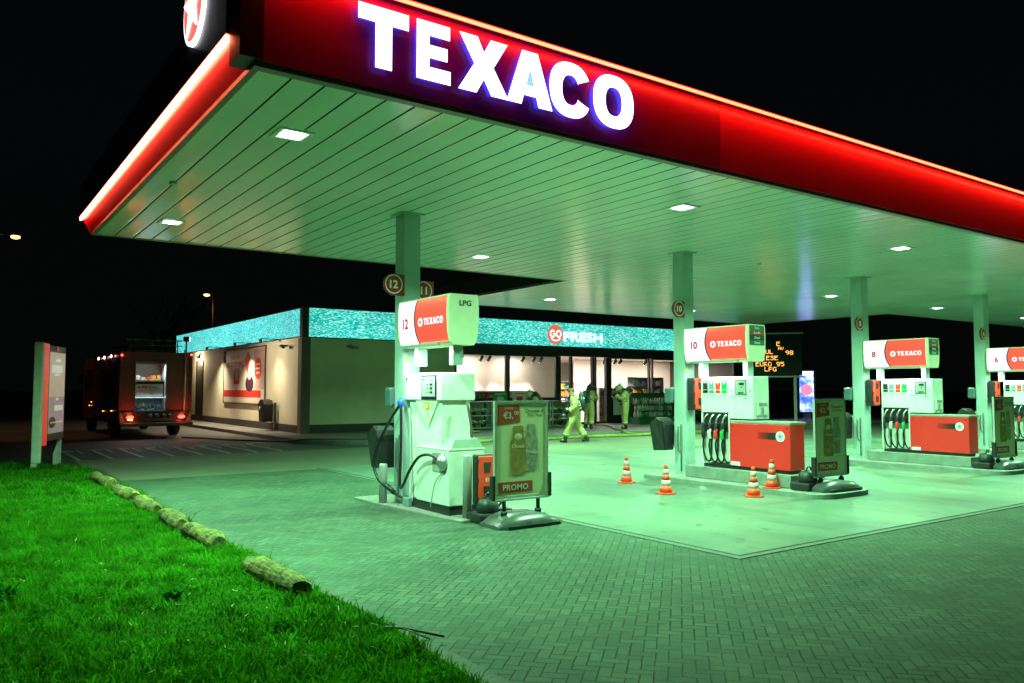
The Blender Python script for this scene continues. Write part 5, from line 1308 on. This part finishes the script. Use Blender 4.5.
# bumper, chevrons, pump fittings
b = MB(); b.box(X0+.02, X1-.02, Y0-.28, Y0+.05, .44, .56, .02); b.build('rear_bumper', M['dull_metal'], fe)
b = MB(); b.box(X0+.05, X1-.05, Y0-.05, Y0+.9, .565, .93); b.build('rear_skirt', M['black_plastic'], fe)
for sx_, s_ in ((X0+.06, 1), (X1-.06, -1)):
    b = MB()
    for k in range(4):
        b.mi = k % 2; a = sx_+s_*(.02+k*.14)
        b._add([(a, Y0-.062, .58), (a+s_*.14, Y0-.062, .58), (a+s_*.14-s_*.22, Y0-.062, .90) if 0 else (a+s_*.14+s_*.12*0, Y0-.062, .90), (a, Y0-.062, .90)], [(0, 1, 2, 3)])
    ch = MB()
    for k in range(4):
        ch.mi = k % 2; a0 = sx_+s_*(.0+k*.16); ch._add([(a0, Y0-.060, .58), (a0+s_*.16, Y0-.060, .58), (a0+s_*.02+s_*.0, Y0-.060, .92), (a0-s_*.14 if k else a0-s_*.02, Y0-.060, .92)], [(0, 1, 2, 3)])
    b.bm.free(); ch.build('chevron_panel', None, fe, mats=[M['stripe_pale'], M['stripe_red']])
for x, lab in ((5.22, 0), (6.88, 1)):
    b = MB(); b.box(x-.16, x+.16, Y0-.085, Y0-.063, .64, .80, .01); tl = b.build('tail_light', M['black_plastic'], fe)
    b = MB(); b.ell((x, Y0-.09, .745), (.12, .02, .06)); b.build('lit_lens', M['lamp_red'], tl)
    b = MB(); b.ell((x, Y0-.09, .665), (.09, .015, .022)); b.build('indicator', M['lamp_amber'] if not lab else M['stripe_red'], tl)
    light('tail_glow', 'POINT', (x, Y0-.30, .74), 6, (1, .13, .06), fe, shadow_soft_size=.05)
b = MB()
for x in (5.85, 6.07, 6.30, 6.5): b.lathe([(0, 0), (.06, 0), (.07, -.06), (.04, -.12), (0, -.12)], c=(x, Y0-.05, .80), n=14, axis='y')
b.box(5.7, 6.6, Y0-.07, Y0-.051, .62, .70); b.build('hose_coupling', M['dull_metal'], fe)
# warning lights high on the rear left edge, seen from the side, and one at the right
for k, y in enumerate((31.3, 32.7, 34.1)):
    b = MB(); b.box(X0-.05, X0-.003, y-.16, y+.16, 2.80, 2.93, .01); wl = b.build('warning_light', M['black_plastic'], fe)
    b = MB(); b.ell((X0-.06, y-.02, 2.865), (.02, .14, .05)); b.build('lit_lens', M['lamp_redw'], wl)
b = MB(); b.ell((X0+.08, Y0-.01, 2.87), (.035, .02, .035)); b.ell((X1-.06, Y0-.01, 2.93), (.035, .02, .035)); b.build('corner_marker', emis('corner_red', (1, .08, .05), 7.0), fe)
b = MB()
for y, z in ((31.2, .95), (33.0, .9), (35.9, 1.2), (36.4, 1.05)): b.ell((X0-.02, y, z), (.012, .035, .02))
b.build('side_marker', M['lamp_amber'], fe)
# roof gear
b = MB()
for x in (5.35, 5.75): b.cyl((x, Y0-.1, 3.32), (x, 35.5, 3.32), .03, n=8)
for k in range(18): b.cyl((5.35, Y0+.1+k*.3, 3.32), (5.75, Y0+.1+k*.3, 3.32), .018, n=6)
for x in (6.2, 6.6): b.cyl((x, Y0-.05, 3.25), (x, 35.3, 3.25), .03, n=8)
for k in range(18): b.cyl((6.2, Y0+.1+k*.3, 3.25), (6.6, Y0+.1+k*.3, 3.25), .018, n=6)
b.build('roof_ladder', M['dull_metal'], fe)
b = MB()
for x in (5.2, 5.9, 6.75): b.cyl((x, Y0+.15, 3.0), (x, Y0+.15, 3.42), .02, n=8)
b.box(5.1, 6.9, Y0+.12, Y0+.17, 3.40, 3.44); b.box(5.1, 6.9, Y0+.12, Y0+.17, 3.22, 3.25); b.box(5.1, 6.9, Y0+.12, Y0+.17, 3.05, 3.07); b.build('roof_rail', M['dull_metal'], fe)
b = MB(); b.cyl((6.98, Y0-.02, .95), (6.98, Y0-.02, 3.05), .035, n=10); b.box(6.93, 7.03, Y0-.06, Y0-.0, 3.02, 3.1); b.build('ladder_rail', M['alu'], fe)
b = MB(); b.cyl((7.1, Y0+.4, 3.0), (7.1, Y0+.4, 3.45), .03, n=8); b.box(7.0, 7.2, Y0+.34, Y0+.46, 3.42, 3.6, .02); ml = b.build('work_light', M['black_plastic'], fe)
b = MB(); b.box(7.201, 7.207, Y0+.35, Y0+.45, 3.44, 3.58); b.build('lit_lens', emis('work_lens', (.9, .95, 1.0), 16.0), ml)
light('work_glow', 'AREA', (7.25, Y0+.45, 3.50), 55, (1.0, .86, .62), fe, rot=(0, R(-78), 0), shape='SQUARE', size=.15, spread=R(130))
def wheel(x, y):
    b = MB(); b.lathe([(.30, -.15), (.48, -.15), (.52, -.10), (.52, .10), (.48, .15), (.30, .15)], c=(x, y, .52), n=30, axis='x'); wh = b.build('wheel', M['dark_rubber'], fe)
    b = MB(); b.lathe([(0, -.10), (.28, -.13), (.30, -.12), (.30, .12), (.28, .13), (0, .10)], c=(x, y, .52), n=20, axis='x'); b.build('rim', M['grey_metal'], wh)
for x in (X0+.2, X1-.2):
    for y in (31.9, 37.3): wheel(x, y)
b = MB(); b.box(X0+.3, X1-.3, Y0+.1, 38.2, .45, .9); b.build('chassis', M['black_plastic'], fe)
b = MB(); b.tube([(6.9, Y0-.15, .02), (7.4, 29.0, .02), (8.0, 27.3, .02), (9.0, 25.9, .02), (9.4, 24.4, .14) , (11.2, 23.2, .14), (12.6, 22.5, .14)], .03, sub=6)
tag(b.build('supply_hose', M['dark_trim'], at=(6.9, 29.8, 0)), 'dark hose trailing from the fire engine towards the shop', 'hose')

# ------------------------------------------------------------------ advertising stand on the verge
d_ = Vector((.339, .941, 0)); ang = math.atan2(d_.y, d_.x)
st = empty('advertising_stand', (1.64, 19.95, 0), ang, 'tall poster case with a red edge on pale legs, far left on the grass', 'advertising stand')
# local axes: x = along the panel, -y = visible face side
M['stand_pale'] = mat('stand_pale', (.62, .66, .58), .4); M['stand_red'] = emis('stand_red', (.75, .035, .02), .55, base=(.7, .05, .03))
M['case_dark'] = mat('case_dark', (.07, .055, .05), .4); M['poster_lilac'] = emis('poster_lilac', (.30, .24, .27), .55, base=(.3, .25, .28), var=.3, scale=6)
M['poster_cream'] = emis('poster_cream', (.42, .33, .26), .65, base=(.4, .33, .27), var=.12, scale=2)
def lb(name, m, parent, *a, b=0.0): return MB().box(*a, b).build(name, m, parent, local=True)
lb('case', M['case_dark'], st, .38, 1.78, -.10, .08, .58, 2.70, b=.01)
lb('red_edge', M['stand_red'], st, .005, .377, -.12, .03, .50, 2.72, b=.01)
lb('pale_edge', M['stand_pale'], st, -.12, .0, -.125, .05, .15, 2.74, b=.02)
ps = lb('poster', M['poster_cream'], st, .48, 1.70, -.113, -.1015, 1.55, 2.55)
lb('poster', M['poster_lilac'], st, .48, 1.70, -.113, -.1015, .74, 1.548)
M['stand_print'] = emis('stand_print', (.55, .65, .50), .7)
b = MB(); b.M = face_frame((0, -.118, 0), (1, 0, 0)); 
for k, (z, h, x0, x1) in enumerate(((2.38, .07, .9, 1.3), (2.18, .17, .60, 1.5), (2.05, .05, .8, 1.3), (1.30, .12, .9, 1.6), (.98, .02, .6, 1.6), (1.5, .05, 1.0, 1.2))):
    n = 5
    for i in range(n):
        w_ = (x1-x0)/n; b.box(x0+i*w_, x0+i*w_+w_*.8, z-h/2, z+h/2, 0, .003)
b.build('lettering', M['stand_print'], ps, local=True)
b = MB(); b.M = face_frame((0, -.118, 0), (1, 0, 0)); b.ell((.75, .98, 0), (.28, .13, .003)); b.build('picture', mat('burger', (.30, .12, .04), .5), ps, local=True)
lb('leg', M['stand_pale'], st, -.10, .03, -.05, .05, -.02, .15)
b = MB(); b._add([(1.45, -.05, -.02), (1.85, -.05, -.02), (1.85, -.05, .575), (1.68, -.05, .40), (1.45, -.05, .25), (1.45, .02, -.02), (1.85, .02, -.02), (1.85, .02, .575), (1.68, .02, .40), (1.45, .02, .25)],
    [(0,1,2,3,4), (9,8,7,6,5), (0,5,6,1), (1,6,7,2), (2,7,8,3), (3,8,9,4), (4,9,5,0)]); b.build('leg', M['stand_pale'], st, local=True)
b = MB(); b.M = face_frame((0, -.118, 0), (1, 0, 0)); b.cyl((1.05, 2.63, -.01), (1.05, 2.63, .0), .05, n=16); b.build('badge', M['stand_red'], st, local=True)

# ------------------------------------------------------------------ price display and screen beyond the pumps
M['amber_led'] = emis('amber_led', (1.0, .46, .10), 2.6)
M['board_off'] = mat('board_off', (.004, .004, .004), .8, spec=.1)
M['board_black'] = mat('board_black', (.010, .010, .010), .4)
def orient(p):      # unit right vector for something that faces the camera roughly
    v = Vector((p[0], p[1], 0)).normalized(); return Vector((v.y, -v.x, 0))
pc = Vector((24.2, 17.9, 0)); rt = orient(pc)
pd = empty('price_display', pc, 0, 'dark price board with amber dot letters behind the header sign numbered 10', 'price board')
b = MB(); b.M = face_frame((pc.x, pc.y, 0), rt); b.box(-1.15, .85, 2.20, 3.66, -.10, 0); b.build('board', M['board_off'], pd)
b = MB(); b.M = face_frame((pc.x, pc.y, 0), rt)
b.box(-1.2, .9, 3.67, 3.72, -.12, .02); b.box(-1.2, .9, 2.13, 2.18, -.12, .02); b.box(-1.1, -1.0, 0, 2.125, -.08, -.02); b.box(.55, .65, 0, 2.125, -.08, -.02); b.build('frame', M['dark_trim'], pd)
FONT5 = {'E': "11111 10000 11110 10000 10000 10000 11111", 'S': "01111 10000 01110 00001 00001 10001 01110", 'L': "10000 10000 10000 10000 10000 10000 11111", 'U': "10001 10001 10001 10001 10001 10001 01110",
 'I': "01110 00100 00100 00100 00100 00100 01110", 'R': "11110 10001 10001 11110 10100 10010 10001", 'O': "01110 10001 10001 10001 10001 10001 01110", '9': "01110 10001 10001 01111 00001 00001 01110", '5': "11111 10000 11110 00001 00001 10001 01110",
 '8': "01110 10001 10001 01110 10001 10001 01110", 'P': "11110 10001 10001 11110 10000 10000 10000", 'G': "01111 10000 10000 10011 10001 10001 01111", ' ': "00000 00000 00000 00000 00000 00000 00000", '0': "01110 10001 10001 10001 10001 10001 01110", 'A': "01110 10001 10001 11111 10001 10001 10001", 'V': "10001 10001 10001 10001 10001 01010 00100"}
b = MB(); b.M = face_frame((pc.x, pc.y, -.09), rt); ps_ = .0235
for txt, x, z in (('E', .0, 3.40), ('AV', .05, 3.24), ('SUL', -.52, 3.12), ('98', .30, 3.08), ('IESE', -.50, 2.90), ('EURO 95', -.72, 2.68), ('LPG', -.42, 2.50)):
    sc = ps_*(.7 if txt == 'AV' else 1)
    for ch in txt:
        for r_i, row in enumerate(FONT5[ch].split()):
            for c_i, v in enumerate(row):
                if v == '1' and random.random() > .05: b.box(x+c_i*sc, x+c_i*sc+sc*.86, z+(3-r_i)*sc*.92, z+(3-r_i)*sc*.92+sc*.80, .001, .008)
        x += 6*sc
b.build('led_text', M['amber_led'], pd)
sc_ = Vector((38.3, 26.45, 0)); rt = orient(sc_)
ad = empty('lit_advert_screen', sc_, 0, 'bright blue and white advertising screen far behind, left of the third column', 'advertising screen')
def screen_material():
    m, nt, b = nodes('screen_picture'); f = noise(nt, 1.3, 3, .6)
    nt.links.new(ramp(nt, f, [(.36, (.02, .05, .60)), (.48, (.12, .20, 1.0)), (.58, (.55, .68, 1.0))]), b.inputs['Emission Color']); b.inputs['Emission Strength'].default_value = 3.2
    b.inputs['Base Color'].default_value = (.02, .02, .03, 1); return m
M['screen_picture'] = screen_material()
b = MB(); b.M = face_frame(sc_, rt); b.box(-.50, .47, .36, 2.76, -.2, 0); b.build('case', M['board_black'], ad)
b = MB(); b.M = face_frame(sc_, rt); b.box(-.36, .36, .46, 2.66, .001, .012); sc2 = b.build('screen', M['screen_picture'], ad)
b = MB(); b.M = face_frame(sc_, rt); b.lathe([(0, 0), (.30, 0), (.30, .006), (0, .006)], c=(.0, 1.65, .013), n=28); b.build('picture_disc', emis('pic_pink', (.9, .25, .45), 1.3), sc2)
b = MB(); b.M = face_frame(sc_, rt); b.box(-.62, -.505, 0, 2.85, -.16, -.02); b.box(-.2, .2, 0, .355, -.15, -.05); b.build('post', M['grey_metal'], ad)
# street lamps
M['sodium'] = emis('sodium_lamp', (1.0, .42, .14), 5.0)
def street_lamp(x, y, h, arm, lab, e):
    t = empty('street_lamp', (x, y, 0), 0, lab, 'street lamp', 'distant street lamps')
    b = MB(); b.cyl((x, y, 0), (x, y, h), .09, .05, n=12); b.tube([(x, y, h), (x+arm*.4, y, h+.25), (x+arm, y, h+.3)], .035); b.build('pole', M['dull_metal'], t)
    b = MB(); b.ell((x+arm*1.2, y, h+.31), (.25, .14, .08)); hd_ = b.build('lamp_head', M['grey_metal'], t)
    b = MB(); b.ell((x+arm*1.2, y-.05, h+.22), (.19, .12, .09)); b.build('bulb', M['sodium'], hd_)
    light('street_light', 'SPOT', (x+arm*1.2, y, h-.05), e*2, (1, .48, .16), t, shadow_soft_size=.15, spot_size=R(110), spot_blend=.3)
street_lamp(13.7, 52.0, 7.35, -.35, 'orange street lamp on a thin pole rising behind the shop roof', 8)
street_lamp(-.35, 41.0, 8.12, 2.25, 'orange street lamp alone in the dark sky at the far left', 120)
# bare tree near the far lamp
tr = empty('bare_tree', (11.6, 56, 0), 0, 'faint leafless tree in the dark left of the street lamp behind the shop', 'tree')
b = MB(); b.tube([(11.6, 56, 0), (11.65, 56, 3), (11.55, 56, 5.5)], lambda t: .22-.12*t, n=10); b.build('trunk', mat('bark', (.035, .025, .02), .9, var=.4), tr)
b = MB()
def branch(p, d, L, r_, k):
    q = p+d*L; b.tube([p, p+d*L*.5+Vector((random.uniform(-.1, .1), 0, .05))*L, q], lambda t: r_*(1-.45*t), n=5, sub=2)
    if k:
        for _ in range(3): branch(q, (d+Vector((random.uniform(-.7, .7), random.uniform(-.7, .7), random.uniform(-.1, .6)))).normalized(), L*.72, r_*.55, k-1)
for i in range(6): branch(Vector((11.6, 56, 3.2+i*.4)), Vector((random.uniform(-.8, .8), random.uniform(-.8, .8), .8)).normalized(), 1.5, .07, 3)
b.build('crown', bpy.data.materials['bark'], tr)

# ------------------------------------------------------------------ firefighters
M['turnout'] = mat('turnout_yellow', (.46, .41, .15), .75, var=.3, scale=9, bump=.4, bscale=18)
M['skin'] = mat('skin', (.48, .30, .21), .5, var=.05); M['hair'] = mat('hair_brown', (.16, .09, .045), .7, var=.3, scale=40)
M['strap'] = mat('strap_black', (.02, .022, .022), .6); M['tank'] = mat('air_tank', (.03, .06, .07), .3)
M['reflect'] = mat('reflective_band', (.72, .72, .50), .3); M['boot'] = mat('boot_black', (.02, .02, .02), .5); M['helmet'] = mat('helmet_pale', (.45, .46, .22), .3)
M['helmet_dark'] = mat('helmet_dark', (.010, .012, .012), .35)

def skin_mesh(name, pts, edges, radii, m, parent, sub=1):
    me = bpy.data.meshes.new(name); me.from_pydata([Vector(p) for p in pts], edges, [])
    o = bpy.data.objects.new(name, me); link(o, parent)
    md = o.modifiers.new('Skin', 'SKIN'); md.use_smooth_shade = True
    for i, r_ in enumerate(radii):
        v = me.skin_vertices[0].data[i]; v.radius = (r_, r_) if isinstance(r_, (int, float)) else r_; v.use_root = (i == 0)
    sb = o.modifiers.new('Subdivision', 'SUBSURF'); sb.levels = sub; sb.render_levels = sub
    me.materials.append(m); return o

def person(loc, rz, J, lab, helmet=True, dark=False):
    """J: joints in local coords, the figure faces +x; +y is its left"""
    t = empty('person', loc, rz, lab, 'person', 'firefighters in yellow suits')
    V = {k: Vector(v) for k, v in J.items()}
    chest, pel, neck, head = V['chest'], V['pelvis'], V['neck'], V['head']
    names_ = ['pelvis', 'belly', 'chest', 'neck', 'head0', 'head1', 'shL', 'elL', 'wrL', 'shR', 'elR', 'wrR', 'hipL', 'knL', 'anL', 'toL', 'hipR', 'knR', 'anR', 'toR']
    V['belly'] = (pel+chest)/2; hd = (head-neck).normalized(); V['head0'] = neck+(head-neck)*.75; V['head1'] = head+hd*.07
    for s_ in 'LR': V['to'+s_] = V['an'+s_]+Vector((.14, 0, -.04)) if 'to'+s_ not in V else V['to'+s_]
    E_ = [(0,1),(1,2),(2,3),(3,4),(4,5),(2,6),(6,7),(7,8),(2,9),(9,10),(10,11),(0,12),(12,13),(13,14),(14,15),(0,16),(16,17),(17,18),(18,19)]
    rb = [.12,.12,.13,.058,.085,.075,.065,.045,.032,.065,.045,.032,.09,.06,.045,.035,.09,.06,.045,.035]
    body = skin_mesh('body', [V[n] for n in names_], E_, rb, M['skin'], t, 2)
    # suit (jacket and trousers)
    sn = ['pelvis', 'belly', 'chest', 'collar', 'shL', 'elL', 'cuL', 'shR', 'elR', 'cuR', 'hipL', 'knL', 'heL', 'hipR', 'knR', 'heR']
    V['collar'] = chest+(neck-chest)*.75
    for s_ in 'LR': V['cu'+s_] = V['el'+s_]+(V['wr'+s_]-V['el'+s_])*.92; V['he'+s_] = V['kn'+s_]+(V['an'+s_]-V['kn'+s_])*.88
    E2 = [(0,1),(1,2),(2,3),(2,4),(4,5),(5,6),(2,7),(7,8),(8,9),(0,10),(10,11),(11,12),(0,13),(13,14),(14,15)]
    rs = [(.19,.205),(.18,.205),(.18,.215),.095,.12,.095,.080,.12,.095,.080,.145,.122,.112,.145,.122,.112]
    suit = skin_mesh('suit', [V[n] for n in sn], E2, rs, M['turnout'], t, 2)
    # bands, gloves, boots
    def band(a, c, f, r_):
        p = V[a]+(V[c]-V[a])*f; d = (V[c]-V[a]).normalized(); b = MB(); b.cyl(p-d*.022, p+d*.022, r_, n=16, cap=False); b.build('reflective_band', M['reflect'], suit, local=True)
    for s_ in 'LR': band('kn'+s_, 'an'+s_, .60, .108); band('el'+s_, 'wr'+s_, .70, .082); band('sh'+s_, 'el'+s_, .5, .103)
    for s_ in 'LR':
        w_, e_ = V['wr'+s_], V['el'+s_]; d = (w_-e_).normalized(); side = d.orthogonal().normalized(); nrm = d.cross(side)
        b = MB(); b.tube([w_-d*.03, w_+d*.02, w_+d*.07], lambda q: .036+.008*math.sin(q*3), n=8)
        for k in range(4):
            o_ = side*(.036-.024*k); L = (.062, .075, .07, .055)[k]; b.tube([w_+d*.06+o_, w_+d*(.06+L*.6)+o_*1.1+nrm*.008, w_+d*(.06+L)+o_*1.1+nrm*.03], .011, n=6, sub=2)
        b.tube([w_+d*.02+side*.035, w_+d*.05+side*.065+nrm*.01, w_+d*.075+side*.07+nrm*.03], .012, n=6, sub=2); b.build('glove', M['strap'], t, local=True)
        a_, k_, to = V['an'+s_], V['kn'+s_], V['to'+s_]; up_ = (k_-a_).normalized(); fd = (to-a_); fd.z = 0; fd = fd.normalized() if fd.length > .01 else Vector((1, 0, 0))
        b = MB(); b.tube([a_+up_*.17, a_+up_*.02, a_-up_*.03], .068, n=10, sub=2); b.tube([a_-fd*.06-Vector((0,0,.045)), a_+fd*.08-Vector((0,0,.045)), to+fd*.03-Vector((0,0,.012))], lambda q: .056-.012*q, n=10, sub=2)
        b.build('boot', M['boot'], t, local=True)
    # face
    fdir = Vector((1, 0, 0)); fdir = (fdir-hd*fdir.dot(hd)).normalized(); sd = hd.cross(fdir); hc = head-hd*.01
    b = MB(); b.ell(hc+fdir*.088-hd*.005, (.016, .014, .022)); 
    for s_ in (-1, 1): b.ell(hc+sd*s_*.085-hd*.0, (.016, .012, .030))
    b.build('nose_and_ears', M['skin'], body, local=True)
    b = MB()
    for s_ in (-1, 1): b.ell(hc+fdir*.080+sd*s_*.032+hd*.018, (.010, .010, .007))
    b.box(*(lambda c_: (c_.x-.006, c_.x+.006, c_.y-.022, c_.y+.022, c_.z-.004, c_.z+.004))(hc+fdir*.080-hd*.042)); b.build('eyes_and_mouth', M['strap'], body, local=True)
    fr_ = Matrix((( fdir.x, sd.x, hd.x, hc.x), (fdir.y, sd.y, hd.y, hc.y), (fdir.z, sd.z, hd.z, hc.z), (0, 0, 0, 1)))
    if helmet:
        b = MB(); b.M = fr_
        b.lathe([(.135, -.01), (.145, .02), (.14, .07), (.115, .13), (.06, .165), (0, .175)], n=20); b.box(-.15, .15, -.012, .012, .10, .18, .006); b.lathe([(.13, -.01), (.165, -.02), (.165, -.012), (.13, .02)], n=20)
        b.build('helmet', M['helmet_dark' if dark else 'helmet'], t, local=True)
        b = MB(); b.M = fr_; b.box(-.13, -.02, -.12, .12, -.14, -.0, .03); b.build('neck_flap', M['strap'], t, local=True)
    else:
        b = MB(); b.M = fr_; b.ell((-.018, 0, .035), (.098, .088, .085), n=16, m=10); b.build('hair', M['hair'], t, local=True)
    # breathing set
    up = (neck-pel).normalized(); bk = Vector((0, 1, 0)).cross(up).normalized(); bk = -bk if bk.x > 0 else bk
    c_ = V['belly']+(chest-V['belly'])*.7+bk*.27
    b = MB(); b.cyl(c_-up*.26, c_+up*.20, .085, n=16); b.ell(c_+up*.20, .085); b.ell(c_-up*.26, .085); b.cyl(c_+up*.24, c_+up*.33, .03, n=8); b.build('air_tank', M['tank'], t, local=True)
    b = MB()
    for s_ in (-1, 1):
        q = Vector((0, s_*.11, 0)); b.tube([chest+q+bk*.19, chest+q*1.1+up*.175, chest+q-bk*.18, V['belly']+q*1.1-bk*.20, V['belly']+q*1.7-up*.05, V['belly']+q+bk*.20], .020, n=6)
    b.cyl(pel+up*.05, pel+up*.11, .200, n=20, cap=False); b.build('harness', M['strap'], t, local=True)
    return t, V

base = dict(pelvis=(0,0,.95), chest=(.03,0,1.35), neck=(.04,0,1.52), head=(.07,0,1.68), shL=(.02,.21,1.43), shR=(.02,-.21,1.43),
    elL=(.0,.29,1.15), elR=(.0,-.29,1.15), wrL=(.15,.27,.93), wrR=(.15,-.27,.93), hipL=(0,.10,.90), hipR=(0,-.10,.90), knL=(.04,.12,.50), knR=(.04,-.12,.50), anL=(0,.13,.10), anR=(0,-.13,.10))
def pose(**k): d = dict(base); d.update(k); return d
# walking left in front, bare headed
t, V = person((16.72, 20.05, 0), math.atan2(.65, -.76), pose(pelvis=(0,0,.93), chest=(.08,0,1.33), neck=(.12,0,1.48), head=(.17,0,1.63), shL=(.08,.21,1.42), shR=(.06,-.21,1.42),
    knL=(.26,.11,.54), anL=(.36,.11,.10), knR=(-.05,-.11,.50), anR=(-.34,-.12,.13), toR=(-.20,-.12,.06), elL=(.02,.28,1.13), wrL=(.26,.24,1.02), elR=(.12,-.28,1.14), wrR=(.36,-.24,.98)),
    'bareheaded firefighter walking left across the forecourt with a dark air set on the back', helmet=False)
hl = empty('carried_helmet', (16.72, 20.05, 0), math.atan2(.65, -.76), 'dark helmet held in the hand of the bareheaded firefighter', 'helmet')
b = MB(); b.lathe([(.13, 0), (.15, .03), (.14, .09), (.10, .16), (0, .19)], c=(.40, .18, .78), n=18); b.build('shell', M['helmet_dark'], hl, local=True)
b = MB(); b.lathe([(.13, 0), (.18, -.015), (.18, -.005), (.14, .03)], c=(.40, .18, .78), n=18); b.tube([(.40, .05, .80), (.38, .10, .95), (.30, .22, 1.0)], .012); b.build('strap', M['strap'], hl, local=True)
# at the door, facing away to the right
person((21.25, 24.7, .12), math.atan2(.55, .85), pose(chest=(.10,0,1.33), neck=(.14,0,1.48), head=(.20,0,1.62), elL=(.22,.28,1.20), wrL=(.42,.16,1.28), elR=(.20,-.28,1.18), wrR=(.42,-.15,1.25), knL=(.14,.12,.50), anL=(.0,.14,.10), knR=(.0,-.12,.50), anR=(-.16,-.13,.10)),
    'helmeted firefighter with a teal air tank turned towards the shop door', dark=True)
person((22.35, 23.75, .12), math.atan2(.40, -.90), pose(chest=(.10,0,1.34), neck=(.16,0,1.49), head=(.24,0,1.61), elL=(.26,.26,1.20), wrL=(.44,.10,1.36), elR=(.26,-.26,1.18), wrR=(.44,-.09,1.32), anL=(.06,.17,.10), anR=(-.06,-.17,.10), knL=(.07,.15,.5), knR=(.0,-.15,.5)),
    'helmeted firefighter standing right of the door with both hands raised to the mask')
person((19.4, 25.6, .12), math.atan2(.2, -.98), pose(pelvis=(0,0,.80), chest=(.24,0,1.12), neck=(.33,0,1.24), head=(.42,0,1.36), shL=(.26,.21,1.20), shR=(.26,-.21,1.20), elL=(.42,.25,.98), wrL=(.58,.20,.84), elR=(.42,-.25,.98), wrR=(.58,-.2,.84),
    hipL=(0,.10,.76), hipR=(0,-.10,.76), knL=(.22,.13,.47), knR=(.16,-.13,.44), anL=(.04,.14,.10), anR=(-.06,-.14,.10)), 'firefighter in a pale helmet bending behind the nearest promotion board')
